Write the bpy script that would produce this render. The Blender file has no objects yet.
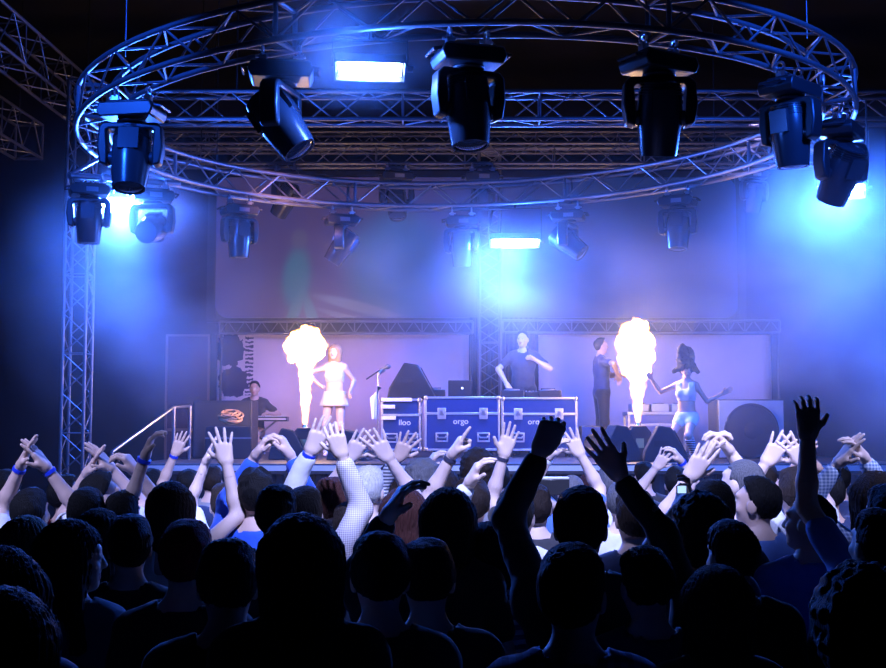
import bpy, math, random
import numpy as np
from mathutils import Vector, Matrix, Euler

# ------------------------------------------------------------------ camera, world, exposure
SC = bpy.context.scene
COL = SC.collection
PITCH = math.radians(4.335)
FPX = 1240.0
cam_d = bpy.data.cameras.new('camera')
cam_d.sensor_width = 36.0
cam_d.lens = 36.0 * FPX / 886.0
cam_d.clip_start = 0.05
cam_d.clip_end = 200
cam = bpy.data.objects.new('camera', cam_d)
COL.objects.link(cam)
cam.location = (0, 0, 2.0)
cam.rotation_euler = (math.pi / 2 + PITCH, 0, 0)
SC.camera = cam

world = bpy.data.worlds.new('hall_darkness')
SC.world = world
world.use_nodes = True
world.node_tree.nodes['Background'].inputs[0].default_value = (0.05, 0.10, 0.6, 1)
world.node_tree.nodes['Background'].inputs[1].default_value = 0.001

SC.view_settings.view_transform = 'Standard'
SC.view_settings.look = 'None'
SC.view_settings.gamma = 1
SC.view_settings.exposure = 0.0
SC.view_settings.use_curve_mapping = False
SC.cycles.use_denoising = True
SC.cycles.max_bounces = 5
SC.cycles.diffuse_bounces = 1
SC.cycles.volume_bounces = 1
SC.cycles.volume_step_rate = 1.0
SC.cycles.volume_max_steps = 128
SC.cycles.sample_clamp_indirect = 6.0
SC.cycles.caustics_reflective = False
SC.cycles.caustics_refractive = False


def lamp(name, kind, loc, aim, energy, color, parent=None, **kw):
    d = bpy.data.lights.new(name, kind)
    d.energy = energy
    d.color = color
    for k, v in kw.items():
        setattr(d, k, v)
    o = bpy.data.objects.new(name, d)
    COL.objects.link(o)
    o.location = loc
    if aim is not None:
        o.rotation_euler = (Vector(aim) - Vector(loc)).to_track_quat('-Z', 'Y').to_euler()
    return o


# added unseen spots above and just ahead of the camera, lighting the raised hands
AUDIENCE_FILL = (0.40, 0.46, 1.0)
for sx, en in ((-3.6, 2200), (0.3, 3600), (3.6, 2500)):
    lamp('added_audience_fill', 'SPOT', (sx, 2.6, 5.6), (sx * 0.8, 7.3, 2.0), en, AUDIENCE_FILL,
         spot_size=math.radians(43), spot_blend=0.4, shadow_soft_size=0.12)
# added blue fill for stage and haze, from unseen spots over the audience
lamp('added_stage_fill', 'SPOT', (-4.5, 6.5, 6.6), (-0.5, 17.0, 2.0), 3600, (0.012, 0.105, 1.0),
     spot_size=math.radians(40), spot_blend=0.7, shadow_soft_size=0.15)
lamp('added_stage_fill', 'SPOT', (4.5, 6.5, 6.6), (1.2, 17.0, 2.0), 3600, (0.012, 0.105, 1.0),
     spot_size=math.radians(40), spot_blend=0.7, shadow_soft_size=0.15)

# added spots, no fixtures modelled, brightening the two backdrops in pink and lilac
lamp('added_backdrop_fill', 'SPOT', (-2.1, 14.0, 5.42), (-1.7, 21.0, 2.5), 1150, (1.0, 0.44, 0.44),
     spot_size=math.radians(34), spot_blend=0.8, shadow_soft_size=0.2)
lamp('added_backdrop_fill', 'SPOT', (3.6, 14.0, 5.42), (3.6, 21.0, 2.5), 600, (0.62, 0.48, 1.0),
     spot_size=math.radians(34), spot_blend=0.8, shadow_soft_size=0.2)

# ------------------------------------------------------------------ helpers
_cp, _sp = math.cos(PITCH), math.sin(PITCH)


def at(px, py, Y):
    """world point at distance Y along the hall in the direction of a photo pixel"""
    u, v = (px - 443.0) / FPX, (334.0 - py) / FPX
    d = Vector((u, _cp - v * _sp, _sp + v * _cp))
    t = Y / d.y
    return Vector((d.x * t, Y, 2.0 + d.z * t))


def tag(o, label=None, cat=None, group=None, kind=None):
    if label: o['label'] = label
    if cat: o['category'] = cat
    if group: o['group'] = group
    if kind: o['kind'] = kind
    return o


def empty(name, loc=(0, 0, 0), rz=0.0, label=None, cat=None, group=None):
    o = bpy.data.objects.new(name, None)
    COL.objects.link(o)
    o.empty_display_size = 0.1
    o.location = loc
    o.rotation_euler = (0, 0, rz)
    return tag(o, label, cat, group)


def copy_tree(o, parent=None):
    c = o.copy()
    COL.objects.link(c)
    if parent is not None:
        c.parent = parent
    for ch in list(o.children):
        copy_tree(ch, c)
    return c


class MB:
    """collects shapes, then links them as ONE mesh object"""
    def __init__(self):
        self.v, self.f = [], []

    def add(self, vs, fs):
        b = len(self.v)
        self.v.extend(Vector(p) for p in vs)
        self.f.extend(tuple(i + b for i in f) for f in fs)
        return self

    def box(self, c, s, rot=None):
        c = Vector(c); h = Vector(s) * 0.5
        vs = []
        for z in (-1, 1):
            for y in (-1, 1):
                for x in (-1, 1):
                    p = Vector((x * h.x, y * h.y, z * h.z))
                    if rot is not None: p = rot @ p
                    vs.append(c + p)
        return self.add(vs, [(0, 2, 3, 1), (4, 5, 7, 6), (0, 1, 5, 4), (2, 6, 7, 3), (0, 4, 6, 2), (1, 3, 7, 5)])

    def cyl(self, p0, p1, r0, r1=None, n=10, caps=True):
        p0, p1 = Vector(p0), Vector(p1)
        r1 = r0 if r1 is None else r1
        d = p1 - p0
        if d.length < 1e-6: return self
        q = d.to_track_quat('Z', 'Y').to_matrix()
        vs = []
        for p, r in ((p0, r0), (p1, r1)):
            for k in range(n):
                a = 2 * math.pi * k / n
                vs.append(p + q @ Vector((r * math.cos(a), r * math.sin(a), 0)))
        fs = [(k, (k + 1) % n, n + (k + 1) % n, n + k) for k in range(n)]
        if caps:
            fs.append(tuple(reversed(range(n)))); fs.append(tuple(range(n, 2 * n)))
        return self.add(vs, fs)

    def path(self, pts, r, n=8, closed=False):
        pts = [Vector(p) for p in pts]
        m = len(pts)
        rs = r if isinstance(r, (list, tuple)) else [r] * m
        vs, fs = [], []
        up = Vector((0, 0, 1))
        for i, p in enumerate(pts):
            a = pts[(i - 1) % m] if (closed or i > 0) else p
            b = pts[(i + 1) % m] if (closed or i < m - 1) else p
            t = (b - a).normalized()
            u = up if abs(t.dot(up)) < 0.95 else Vector((1, 0, 0))
            s = t.cross(u).normalized(); w = s.cross(t)
            for k in range(n):
                an = 2 * math.pi * k / n
                vs.append(p + (s * math.cos(an) + w * math.sin(an)) * rs[i])
        for i in range(m if closed else m - 1):
            j = (i + 1) % m
            for k in range(n):
                l = (k + 1) % n
                fs.append((i * n + k, i * n + l, j * n + l, j * n + k))
        if not closed:
            fs.append(tuple(reversed(range(n)))); fs.append(tuple(range((m - 1) * n, m * n)))
        return self.add(vs, fs)

    def lathe(self, prof, mat=None, n=24):
        """prof: (r, z) list; closed at the ends where r == 0"""
        vs, fs = [], []
        for r, z in prof:
            for k in range(n):
                a = 2 * math.pi * k / n
                p = Vector((r * math.cos(a), r * math.sin(a), z))
                vs.append(mat @ p if mat is not None else p)
        for i in range(len(prof) - 1):
            for k in range(n):
                l = (k + 1) % n
                fs.append((i * n + k, i * n + l, (i + 1) * n + l, (i + 1) * n + k))
        fs.append(tuple(reversed(range(n)))); fs.append(tuple(range((len(prof) - 1) * n, len(prof) * n)))
        return self.add(vs, fs)

    def prism(self, poly, d0, d1, mat=None):
        """poly in local x,z; extruded along local y from d0 to d1"""
        n = len(poly)
        vs = [Vector((x, d0, z)) for x, z in poly] + [Vector((x, d1, z)) for x, z in poly]
        if mat is not None: vs = [mat @ p for p in vs]
        fs = [tuple(range(n)), tuple(reversed(range(n, 2 * n)))]
        fs += [((k + 1) % n, k, n + k, n + (k + 1) % n) for k in range(n)]
        return self.add(vs, fs)

    def build(self, name, mat, parent=None, bevel=0.0, smooth=True, loc=None):
        me = bpy.data.meshes.new(name)
        me.from_pydata([tuple(p) for p in self.v], [], self.f)
        me.materials.append(mat)
        me.validate()
        if smooth:
            me.polygons.foreach_set('use_smooth', [True] * len(me.polygons))
            me.set_sharp_from_angle(angle=math.radians(38))
        o = bpy.data.objects.new(name, me)
        COL.objects.link(o)
        if parent is not None: o.parent = parent
        if loc is not None: o.location = loc
        if bevel > 0:
            b = o.modifiers.new('edge', 'BEVEL')
            b.width = bevel; b.segments = 2; b.limit_method = 'ANGLE'; b.angle_limit = math.radians(40)
        return o


# ------------------------------------------------------------------ materials
MATS = {}


def mat(name, color, rough=0.6, metal=0.0, bump=0.0, scale=40.0, vary=0.0, emit=None, strength=0.0, spec=0.5, stretch=None, sheen=0.0):
    if name in MATS: return MATS[name]
    m = bpy.data.materials.new(name)
    m.use_nodes = True
    nt = m.node_tree
    b = nt.nodes['Principled BSDF']
    b.inputs['Base Color'].default_value = (*color, 1)
    b.inputs['Roughness'].default_value = rough
    b.inputs['Metallic'].default_value = metal
    b.inputs['Specular IOR Level'].default_value = spec
    if sheen: b.inputs['Sheen Weight'].default_value = sheen
    if emit is not None:
        b.inputs['Emission Color'].default_value = (*emit, 1)
        b.inputs['Emission Strength'].default_value = strength
    if bump > 0 or vary > 0:
        tc = nt.nodes.new('ShaderNodeTexCoord')
        src = tc.outputs['Object']
        if stretch:
            mp = nt.nodes.new('ShaderNodeMapping')
            mp.inputs['Scale'].default_value = stretch
            nt.links.new(src, mp.inputs['Vector']); src = mp.outputs['Vector']
        nz = nt.nodes.new('ShaderNodeTexNoise')
        nz.inputs['Scale'].default_value = scale
        nz.inputs['Detail'].default_value = 3
        nt.links.new(src, nz.inputs['Vector'])
        if bump > 0:
            bp = nt.nodes.new('ShaderNodeBump')
            bp.inputs['Strength'].default_value = bump
            bp.inputs['Distance'].default_value = 0.01
            nt.links.new(nz.outputs['Fac'], bp.inputs['Height'])
            nt.links.new(bp.outputs['Normal'], b.inputs['Normal'])
        if vary > 0:
            mx = nt.nodes.new('ShaderNodeMix'); mx.data_type = 'RGBA'
            mx.inputs['A'].default_value = (*[c * (1 - vary) for c in color], 1)
            mx.inputs['B'].default_value = (*[min(1, c * (1 + vary)) for c in color], 1)
            nt.links.new(nz.outputs['Fac'], mx.inputs['Factor'])
            nt.links.new(mx.outputs['Result'], b.inputs['Base Color'])
    MATS[name] = m
    return m


def stripes(name, c0, c1, scale, axis='Z', rough=0.8, profile='SIN', cut=0.5, second=None):
    if name in MATS: return MATS[name]
    m = mat(name, c0, rough)
    nt = m.node_tree; b = nt.nodes['Principled BSDF']
    tc = nt.nodes.new('ShaderNodeTexCoord')

    def band(ax):
        w = nt.nodes.new('ShaderNodeTexWave'); w.bands_direction = ax
        w.inputs['Scale'].default_value = scale; w.inputs['Distortion'].default_value = 0.6
        w.inputs['Detail'].default_value = 0
        nt.links.new(tc.outputs['Object'], w.inputs['Vector'])
        g = nt.nodes.new('ShaderNodeMath'); g.operation = 'GREATER_THAN'; g.inputs[1].default_value = cut
        nt.links.new(w.outputs['Fac'], g.inputs[0])
        return g.outputs[0]
    f = band(axis)
    if second:
        f2 = band(second)
        a = nt.nodes.new('ShaderNodeMath'); a.operation = 'ADD'
        nt.links.new(f, a.inputs[0]); nt.links.new(f2, a.inputs[1])
        h = nt.nodes.new('ShaderNodeMath'); h.operation = 'MULTIPLY'; h.inputs[1].default_value = 0.5
        nt.links.new(a.outputs[0], h.inputs[0]); f = h.outputs[0]
    mx = nt.nodes.new('ShaderNodeMix'); mx.data_type = 'RGBA'
    mx.inputs['A'].default_value = (*c0, 1); mx.inputs['B'].default_value = (*c1, 1)
    nt.links.new(f, mx.inputs['Factor']); nt.links.new(mx.outputs['Result'], b.inputs['Base Color'])
    return m


ALU = mat('truss_aluminium', (0.17, 0.17, 0.19), 0.5, 0.85, bump=0.05, scale=60, vary=0.1)
BLKM = mat('black_powder_coat', (0.012, 0.012, 0.014), 0.42, 0.0, bump=0.08, scale=120)
BLKP = mat('black_plastic', (0.032, 0.032, 0.036), 0.25, 0.0, bump=0.03, scale=90)
GREYP = mat('grey_plastic', (0.16, 0.16, 0.18), 0.35)
STEEL = mat('steel', (0.6, 0.6, 0.62), 0.3, 1.0, bump=0.04, scale=80)
LENS = mat('lens_glass', (0.03, 0.04, 0.06), 0.05, 0.0, spec=0.9)
WALLM = mat('black_painted_wall', (0.004, 0.004, 0.006), 0.9, bump=0.2, scale=15, vary=0.3)
FLOORM = mat('dark_concrete', (0.04, 0.04, 0.045), 0.7, bump=0.2, scale=6, vary=0.3)
DECKM = mat('black_stage_deck', (0.035, 0.033, 0.035), 0.55, bump=0.2, scale=25, vary=0.3)
DRAPEM = mat('black_drape', (0.008, 0.008, 0.011), 0.95, bump=0.4, scale=8, stretch=(6, 6, 0.3))
CASEM = mat('dark_blue_laminate', (0.008, 0.03, 0.15), 0.35, bump=0.05, scale=120, vary=0.15)
CASEALU = mat('case_edging', (0.72, 0.73, 0.75), 0.35, 0.75, bump=0.05, scale=70)
WHITEP = mat('white_paint', (0.8, 0.8, 0.8), 0.5)
GRILLE = mat('speaker_grille', (0.02, 0.02, 0.024), 0.6, bump=0.6, scale=220)
RUBBER = mat('rubber', (0.015, 0.015, 0.015), 0.7)

# ------------------------------------------------------------------ the setting
def struct(name, mb, m, bevel=0.0):
    return tag(mb.build(name, m, None, bevel, smooth=False), kind='structure')

struct('floor', MB().box((0, 9, -0.05), (24, 32, 0.1)), FLOORM)
struct('ceiling', MB().box((0, 9, 8.55), (24, 32, 0.1)), WALLM)
struct('wall_back', MB().box((0, 23.6, 4.25), (24, 0.2, 8.5)), WALLM)
struct('wall_left', MB().box((-11, 9, 4.25), (0.2, 32, 8.5)), WALLM)
struct('wall_right', MB().box((11, 9, 4.25), (0.2, 32, 8.5)), WALLM)
struct('wall_front', MB().box((0, -6.9, 4.25), (24, 0.2, 8.5)), WALLM)

STAGE_Z = 1.6
st = empty('stage_platform', (0.9, 14, 0), 0, 'raised black stage deck behind the raised hands', 'stage')
MB().box((0, 4.4, STAGE_Z - 0.06), (8.9, 8.8, 0.12)).build('deck', DECKM, st, 0.01)
fas = MB()
for i in range(60):
    x0 = -4.4 + 8.8 * i / 60
    fas.cyl((x0 + 0.07, 0.12 + 0.03 * math.sin(i * 1.7), 0), (x0 + 0.07, 0.12, STAGE_Z - 0.12), 0.075, n=8)
fas.build('front_skirt', DRAPEM, st)
MB().box((0, -0.012, STAGE_Z - 0.05), (8.9, 0.025, 0.06)).build('edge_strip', CASEALU, st)
for i in range(5):
    for j in (0.4, 8.4):
        MB().cyl((-4.2 + i * 2.1, j, 0), (-4.2 + i * 2.1, j, STAGE_Z - 0.12), 0.03).build('leg', STEEL, st)


# ------------------------------------------------------------------ trusses
def lattice(mb, A, B, n, r, close=True):
    """zigzag braces between two parallel chord point functions A(t), B(t)"""
    for i in range(n):
        p, q = (A, B) if i % 2 == 0 else (B, A)
        mb.cyl(p(i / n), q((i + 1) / n), r, n=6, caps=False)
        if close and i % 4 == 0: mb.cyl(A(i / n), B(i / n), r, n=6, caps=False)


def straight_truss(name, p0, p1, w, h, nseg, label, cat='truss', group=None, r=0.025, rb=0.010, vertical=False):
    p0, p1 = Vector(p0), Vector(p1)
    root = empty(name, p0, 0, label, cat, group)
    d = p1 - p0
    t = d.normalized()
    if vertical: s, u = Vector((1, 0, 0)), Vector((0, 1, 0))
    else:
        s = t.cross(Vector((0, 0, 1))).normalized(); u = Vector((0, 0, 1))
    offs = [(-w / 2, -h / 2), (w / 2, -h / 2), (w / 2, h / 2), (-w / 2, h / 2)] if w > 0 else [(0, -h / 2), (0, h / 2)]
    cs = [s * a + u * b for a, b in offs]
    for c in cs:
        MB().cyl(c, d + c, r, n=10).build('chord', ALU, root)
    lm = MB()
    for i in range(len(cs) if w > 0 else 1):
        a, b = cs[i], cs[(i + 1) % len(cs)]
        lattice(lm, lambda q, a=a: d * q + a, lambda q, b=b: d * q + b, nseg, rb)
    lm.build('lattice', ALU, root)
    for q in (0, 1):
        ends = MB()
        for i in range(len(cs) if w > 0 else 1):
            ends.cyl(d * q + cs[i], d * q + cs[(i + 1) % len(cs)], r * 0.9, n=8)
        ends.build('end_frame', ALU, root)
    return root


RC = Vector((0.22, 12.7, 5.095)); RR = 3.72; RT = 0.15
RTILT = math.radians(1.3)


def ring_pt(a, r, z):
    x = r * math.cos(a)
    return Vector((x * math.cos(RTILT), r * math.sin(a), z + x * math.sin(RTILT)))

ring = empty('ring_truss', RC, 0, 'large circular aluminium truss ring hanging over the crowd with lamps clamped on', 'truss')
NA = 96
for dr in (-RT, RT):
    for dz in (-RT, RT):
        MB().path([ring_pt(2 * math.pi * k / NA, RR + dr, dz) for k in range(NA)], 0.025, n=10, closed=True).build('chord', ALU, ring)
lm = MB()
for (r0, z0), (r1, z1) in (((-RT, -RT), (RT, -RT)), ((-RT, RT), (RT, RT)), ((-RT, -RT), (-RT, RT)), ((RT, -RT), (RT, RT))):
    n = 64
    for i in range(n):
        a0, a1 = 2 * math.pi * i / n, 2 * math.pi * (i + 1) / n
        p, q = ((r0, z0), (r1, z1)) if i % 2 == 0 else ((r1, z1), (r0, z0))
        lm.cyl(ring_pt(a0, RR + p[0], p[1]), ring_pt(a1, RR + q[0], q[1]), 0.011, n=6, caps=False)
lm.build('lattice', ALU, ring)
for i in range(8):
    js = MB()
    a = 2 * math.pi * (i + 0.5) / 8
    cs4 = [ring_pt(a, RR + x, z) for x, z in ((-RT, -RT), (RT, -RT), (RT, RT), (-RT, RT))]
    for k in range(4):
        js.cyl(cs4[k], cs4[(k + 1) % 4], 0.02, n=8)
    js.build('joint_frame', ALU, ring)
for a in (0.6, 2.5, 3.8, 5.6):
    hc = MB()
    p = ring_pt(a, RR, RT)
    hc.cyl(p, (p.x, p.y, 8.5 - RC.z), 0.006, n=6)
    hc.build('hanging_cable', BLKM, ring)

A_Y, A_Z = 14.0, 5.66
straight_truss('box_truss', (-3.6, A_Y, A_Z), (6.6, A_Y, A_Z), 0.29, 0.32, 26, 'straight aluminium truss crossing just above the ring truss, nearest of the cross trusses', group='cross trusses above the stage')
straight_truss('box_truss', (-4.9, 18.0, 6.0), (6.2, 18.0, 6.0), 0.29, 0.30, 34, 'straight aluminium truss with orange glints seen through the ring, lowest of the cross trusses', group='cross trusses above the stage')
straight_truss('box_truss', (-5.2, 20.0, 6.66), (6.9, 20.0, 6.66), 0.29, 0.29, 36, 'straight aluminium truss above the big screen, farthest of the cross trusses', group='cross trusses above the stage')
straight_truss('side_truss', (-5.3, 9.5, 6.55), (-5.05, 17.7, 6.55), 0.4, 0.5, 20, 'dim reddish truss running away along the dark side above the crowd', r=0.022)
straight_truss('side_truss', (-6.4, 10.5, 6.2), (-6.1, 18.0, 6.2), 0.4, 0.5, 20, 'outer dim scaffold truss beside the dark side wall', r=0.022)
straight_truss('tower_truss', (-4.49, 15.2, 0.0), (-4.49, 15.2, 6.3), 0.27, 0.3, 26, 'slender truss tower standing free in the dark beside the stage', 'truss', vertical=True, r=0.022, rb=0.009)
straight_truss('tower_truss', (0.76, 20.1, STAGE_Z), (0.76, 20.1, 6.5), 0.34, 0.3, 22, 'truss tower standing on the stage between the two pale backdrops', 'truss', vertical=True, r=0.026)
straight_truss('ladder_truss', (-3.75, 20.75, 3.685), (0.5, 20.75, 3.685), 0, 0.2, 30, 'thin ladder truss across the top of the pink backdrop', r=0.022)
straight_truss('ladder_truss', (1.0, 20.75, 3.70), (5.65, 20.75, 3.70), 0, 0.2, 32, 'thin ladder truss across the top of the lilac backdrop', r=0.022)
for t_ in [o for o in COL.objects if o.name.startswith(('box_truss', 'side_truss'))]:
    far = max((c.bound_box[6] for c in t_.children), key=lambda b: abs(b[0]) + abs(b[1]))
    for q in (0.12, 0.88):
        hcx, hcy = far[0] * q, far[1] * q
        MB().cyl((hcx, hcy, 0.1), (hcx, hcy, 8.5 - t_.location.z), 0.008, n=6).build('hanging_cable', BLKM, t_)
for t_ in [o for o in COL.objects if o.name.startswith('ladder_truss')]:
    far = max(b[0] for c in t_.children for b in c.bound_box)
    for x in (0.03, far - 0.05):
        MB().cyl((x, 0, -.1), (x, 0, STAGE_Z - t_.location.z), 0.022, n=8).build('support_pole', BLKM, t_)

# ------------------------------------------------------------------ screen and backdrops
def node_math(nt, op, a, b=None, clamp=False):
    n = nt.nodes.new('ShaderNodeMath'); n.operation = op; n.use_clamp = clamp
    for i, x in enumerate((a, b)):
        if x is None: continue
        if hasattr(x, 'links'): nt.links.new(x, n.inputs[i])
        else: n.inputs[i].default_value = x
    return n.outputs[0]


def blob(nt, pos, c, r, ang=0.0, soft=0.35):
    """soft ellipse mask over the X and Z of a position socket"""
    mp = nt.nodes.new('ShaderNodeMapping'); mp.vector_type = 'TEXTURE'
    mp.inputs['Location'].default_value = (c[0], 0, c[1])
    mp.inputs['Rotation'].default_value = (0, ang, 0)
    mp.inputs['Scale'].default_value = (r[0], 1000, r[1])
    nt.links.new(pos, mp.inputs['Vector'])
    ln = nt.nodes.new('ShaderNodeVectorMath'); ln.operation = 'LENGTH'
    nt.links.new(mp.outputs['Vector'], ln.inputs[0])
    mr = nt.nodes.new('ShaderNodeMapRange'); mr.interpolation_type = 'SMOOTHSTEP'
    mr.inputs['From Min'].default_value = 1 + soft; mr.inputs['From Max'].default_value = 1 - soft
    nt.links.new(ln.outputs['Value'], mr.inputs['Value'])
    return mr.outputs['Result']


def mixcol(nt, fac, a, b):
    mx = nt.nodes.new('ShaderNodeMix'); mx.data_type = 'RGBA'
    nt.links.new(fac, mx.inputs['Factor'])
    for k, x in (('A', a), ('B', b)):
        if hasattr(x, 'links'): nt.links.new(x, mx.inputs[k])
        else: mx.inputs[k].default_value = (*x, 1)
    return mx.outputs['Result']


def screen_material():
    m = bpy.data.materials.new('screen_picture'); m.use_nodes = True
    nt = m.node_tree; b = nt.nodes['Principled BSDF']
    b.inputs['Base Color'].default_value = (0.02, 0.02, 0.03, 1); b.inputs['Roughness'].default_value = 0.4
    tc = nt.nodes.new('ShaderNodeTexCoord'); pos = tc.outputs['Object']
    nz = nt.nodes.new('ShaderNodeTexNoise'); nz.inputs['Scale'].default_value = 0.7; nz.inputs['Detail'].default_value = 2
    nt.links.new(pos, nz.inputs['Vector'])
    col = mixcol(nt, nz.outputs['Fac'], (0.22, 0.10, 0.27), (0.07, 0.08, 0.34))
    # teal dancing figures and slanted bars, part of the moving picture
    for c, r, ang, cc in (
            ((-2.55, -0.55), (0.24, 0.52), 0.1, (0.06, 0.30, 0.42)), ((-2.5, 0.15), (0.14, 0.17), 0, (0.20, 0.16, 0.30)),
            ((-2.62, -1.25), (0.10, 0.55), 0.35, (0.10, 0.34, 0.46)), ((-2.25, -1.3), (0.10, 0.5), -0.3, (0.10, 0.34, 0.46)),
            ((-0.75, -0.4), (0.9, 1.0), 0.0, (0.04, 0.22, 0.42)), ((-1.45, -1.05), (0.75, 0.09), 0.25, (0.30, 0.36, 0.56)),
            ((-1.55, -1.28), (0.6, 0.06), 0.3, (0.28, 0.30, 0.52)), ((0.3, -1.0), (0.5, 0.25), 0.2, (0.16, 0.12, 0.36)),
            ((2.4, -0.4), (0.3, 0.9), 0, (0.05, 0.20, 0.36))):
        col = mixcol(nt, blob(nt, pos, c, r, ang), col, cc)
    col = mixcol(nt, blob(nt, pos, (4.2, 0), (4.0, 3.0), 0, 0.6), col, (0.02, 0.06, 0.30))  # right end tinted dark blue: the haze veil is put into the picture
    nt.links.new(col, b.inputs['Emission Color'])
    b.inputs['Emission Strength'].default_value = 0.30
    return m


SX0, SX1, SZ0, SZ1 = -3.98, 5.15, 3.92, 6.4
scr = empty('video_screen', ((SX0 + SX1) / 2 - 0.6, 21.6, (SZ0 + SZ1) / 2), 0, 'wide dim video screen with teal dancers above the pale backdrops', 'screen')
w2, h2 = (SX1 - SX0) / 2, (SZ1 - SZ0) / 2
poly = []
for cx, cz, a0 in ((w2 - .22, h2 - .22, 0), (-w2 + .22, h2 - .22, 90), (-w2 + .22, -h2 + .22, 180), (w2 - .22, -h2 + .22, 270)):
    for k in range(7):
        a = math.radians(a0 + 15 * k)
        poly.append((cx + 0.6 + .22 * math.cos(a), cz + .22 * math.sin(a)))
MB().prism(poly, -0.04, 0.0).build('picture', screen_material(), scr, smooth=False)
fr = MB()
for c, s in (((0.6, 0.05, h2 + 0.06), (2 * w2 + .3, .1, .12)), ((0.6, 0.05, -h2 - 0.04), (2 * w2 + .3, .1, .08)), ((0.6 - w2 - .08, 0.05, 0), (.16, .1, 2 * h2)), ((0.6 + w2 + .08, 0.05, 0), (.16, .1, 2 * h2))):
    fr.box(c, s)
fr.box((0.6, 0.06, 0), (2 * w2, 0.06, 2 * h2))
fr.build('screen_frame', BLKM, scr)
for x in (-w2 + .7, w2 + .5):
    MB().box((x, .1, (STAGE_Z - scr.location.z - h2) / 2), (.08, .08, scr.location.z - h2 - STAGE_Z)).build('support_post', BLKM, scr)


def backdrop(x0, x1, z0, z1, Y, m, label):
    t = empty('backdrop', ((x0 + x1) / 2, Y, z0), 0, label, 'backdrop', 'pale backdrops behind the stage')
    mb = MB(); n = 24
    vs = []; w = x1 - x0
    for j in range(2):
        for k in range(n + 1):
            x = -w / 2 + w * k / n
            vs.append((x, 0.012 * math.sin(k * 1.3), (z1 - z0) * j))
    fs = [(k, k + 1, n + 2 + k, n + 1 + k) for k in range(n)]
    mb.add(vs, fs)
    c = mb.build('cloth', m, t)
    so = c.modifiers.new('thick', 'SOLIDIFY'); so.thickness = 0.01
    MB().box((0, 0, z1 - z0 + 0.02), (w + .1, 0.05, 0.05)).build('top_batten', BLKM, t)
    return t


def backdrop_material(name, base, print_dark=None):
    m = mat(name, base, 0.85, bump=0.1, scale=5, vary=0.06)
    if print_dark:
        nt = m.node_tree; b = nt.nodes['Principled BSDF']
        src = b.inputs['Base Color'].links[0].from_socket
        tc = nt.nodes.new('ShaderNodeTexCoord'); pos = tc.outputs['Object']
        sep = nt.nodes.new('ShaderNodeSeparateXYZ'); nt.links.new(pos, sep.inputs[0])
        nz = nt.nodes.new('ShaderNodeTexNoise'); nz.inputs['Scale'].default_value = 9; nz.inputs['Detail'].default_value = 4
        nt.links.new(pos, nz.inputs['Vector'])
        bl = node_math(nt, 'MAXIMUM', blob(nt, pos, (-1.92, 1.72), (0.24, 0.30), 0.1, 0.4), blob(nt, pos, (-1.86, 1.18), (0.26, 0.26), 0.3, 0.4))
        rag = node_math(nt, 'GREATER_THAN', node_math(nt, 'ADD', bl, node_math(nt, 'MULTIPLY', nz.outputs['Fac'], 1.6)), 1.35)
        # column of small printed marks beside the dark shape
        wv = nt.nodes.new('ShaderNodeTexWave'); wv.bands_direction = 'Z'; wv.inputs['Scale'].default_value = 4.5
        wv.inputs['Distortion'].default_value = 4; wv.inputs['Detail'].default_value = 3; wv.inputs['Detail Scale'].default_value = 3
        nt.links.new(pos, wv.inputs['Vector'])
        inx = node_math(nt, 'MULTIPLY', node_math(nt, 'GREATER_THAN', sep.outputs['X'], -1.66), node_math(nt, 'LESS_THAN', sep.outputs['X'], -1.52))
        inz = node_math(nt, 'MULTIPLY', node_math(nt, 'GREATER_THAN', sep.outputs['Z'], 0.95), node_math(nt, 'LESS_THAN', sep.outputs['Z'], 1.95))
        mk = node_math(nt, 'MULTIPLY', node_math(nt, 'MULTIPLY', inx, inz), node_math(nt, 'GREATER_THAN', wv.outputs['Fac'], 0.55))
        nt.links.new(mixcol(nt, node_math(nt, 'MAXIMUM', rag, mk), src, print_dark), b.inputs['Base Color'])
    return m


backdrop(-3.83, 0.44, STAGE_Z, 3.585, 21.0, backdrop_material('pink_white_cloth', (0.80, 0.66, 0.66), (0.03, 0.03, 0.09)), 'pale pink backdrop with a dark ragged print near one edge')
backdrop(1.62, 5.56, STAGE_Z, 3.585, 21.0, backdrop_material('lilac_white_cloth', (0.74, 0.68, 0.80)), 'pale lilac backdrop behind the dancer with flying hair')
wp = empty('wing_panel', (-4.3, 20.9, 0), 0, 'dark maroon framed panel beside the pink backdrop', 'panel')
MB().box((0, 0, 1.775), (0.68, 0.05, 3.55)).build('board', mat('maroon_board', (0.05, 0.012, 0.022), 0.7, vary=0.2, scale=8), wp)
f = MB()
for c, s in (((0, -.03, 3.56), (.74, .04, .035)), ((0, -.03, 1.97), (.74, .04, .05)), ((-.355, -.03, 1.78), (.035, .04, 3.55)), ((.355, -.03, 1.78), (.035, .04, 3.55))): f.box(c, s)
f.build('frame', mat('dull_brass', (0.28, 0.16, 0.10), 0.5, 0.4), wp)
dr = MB()
for i in range(14):
    dr.cyl((0.52 + 0.085 * i, 21.35 + 0.02 * math.sin(i * 2.1), STAGE_Z), (0.52 + 0.085 * i, 21.35, 3.9), 0.055, n=8)
tag(dr.build('stage_curtain', DRAPEM), 'narrow black curtain hanging between the two pale backdrops', 'curtain')

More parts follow.
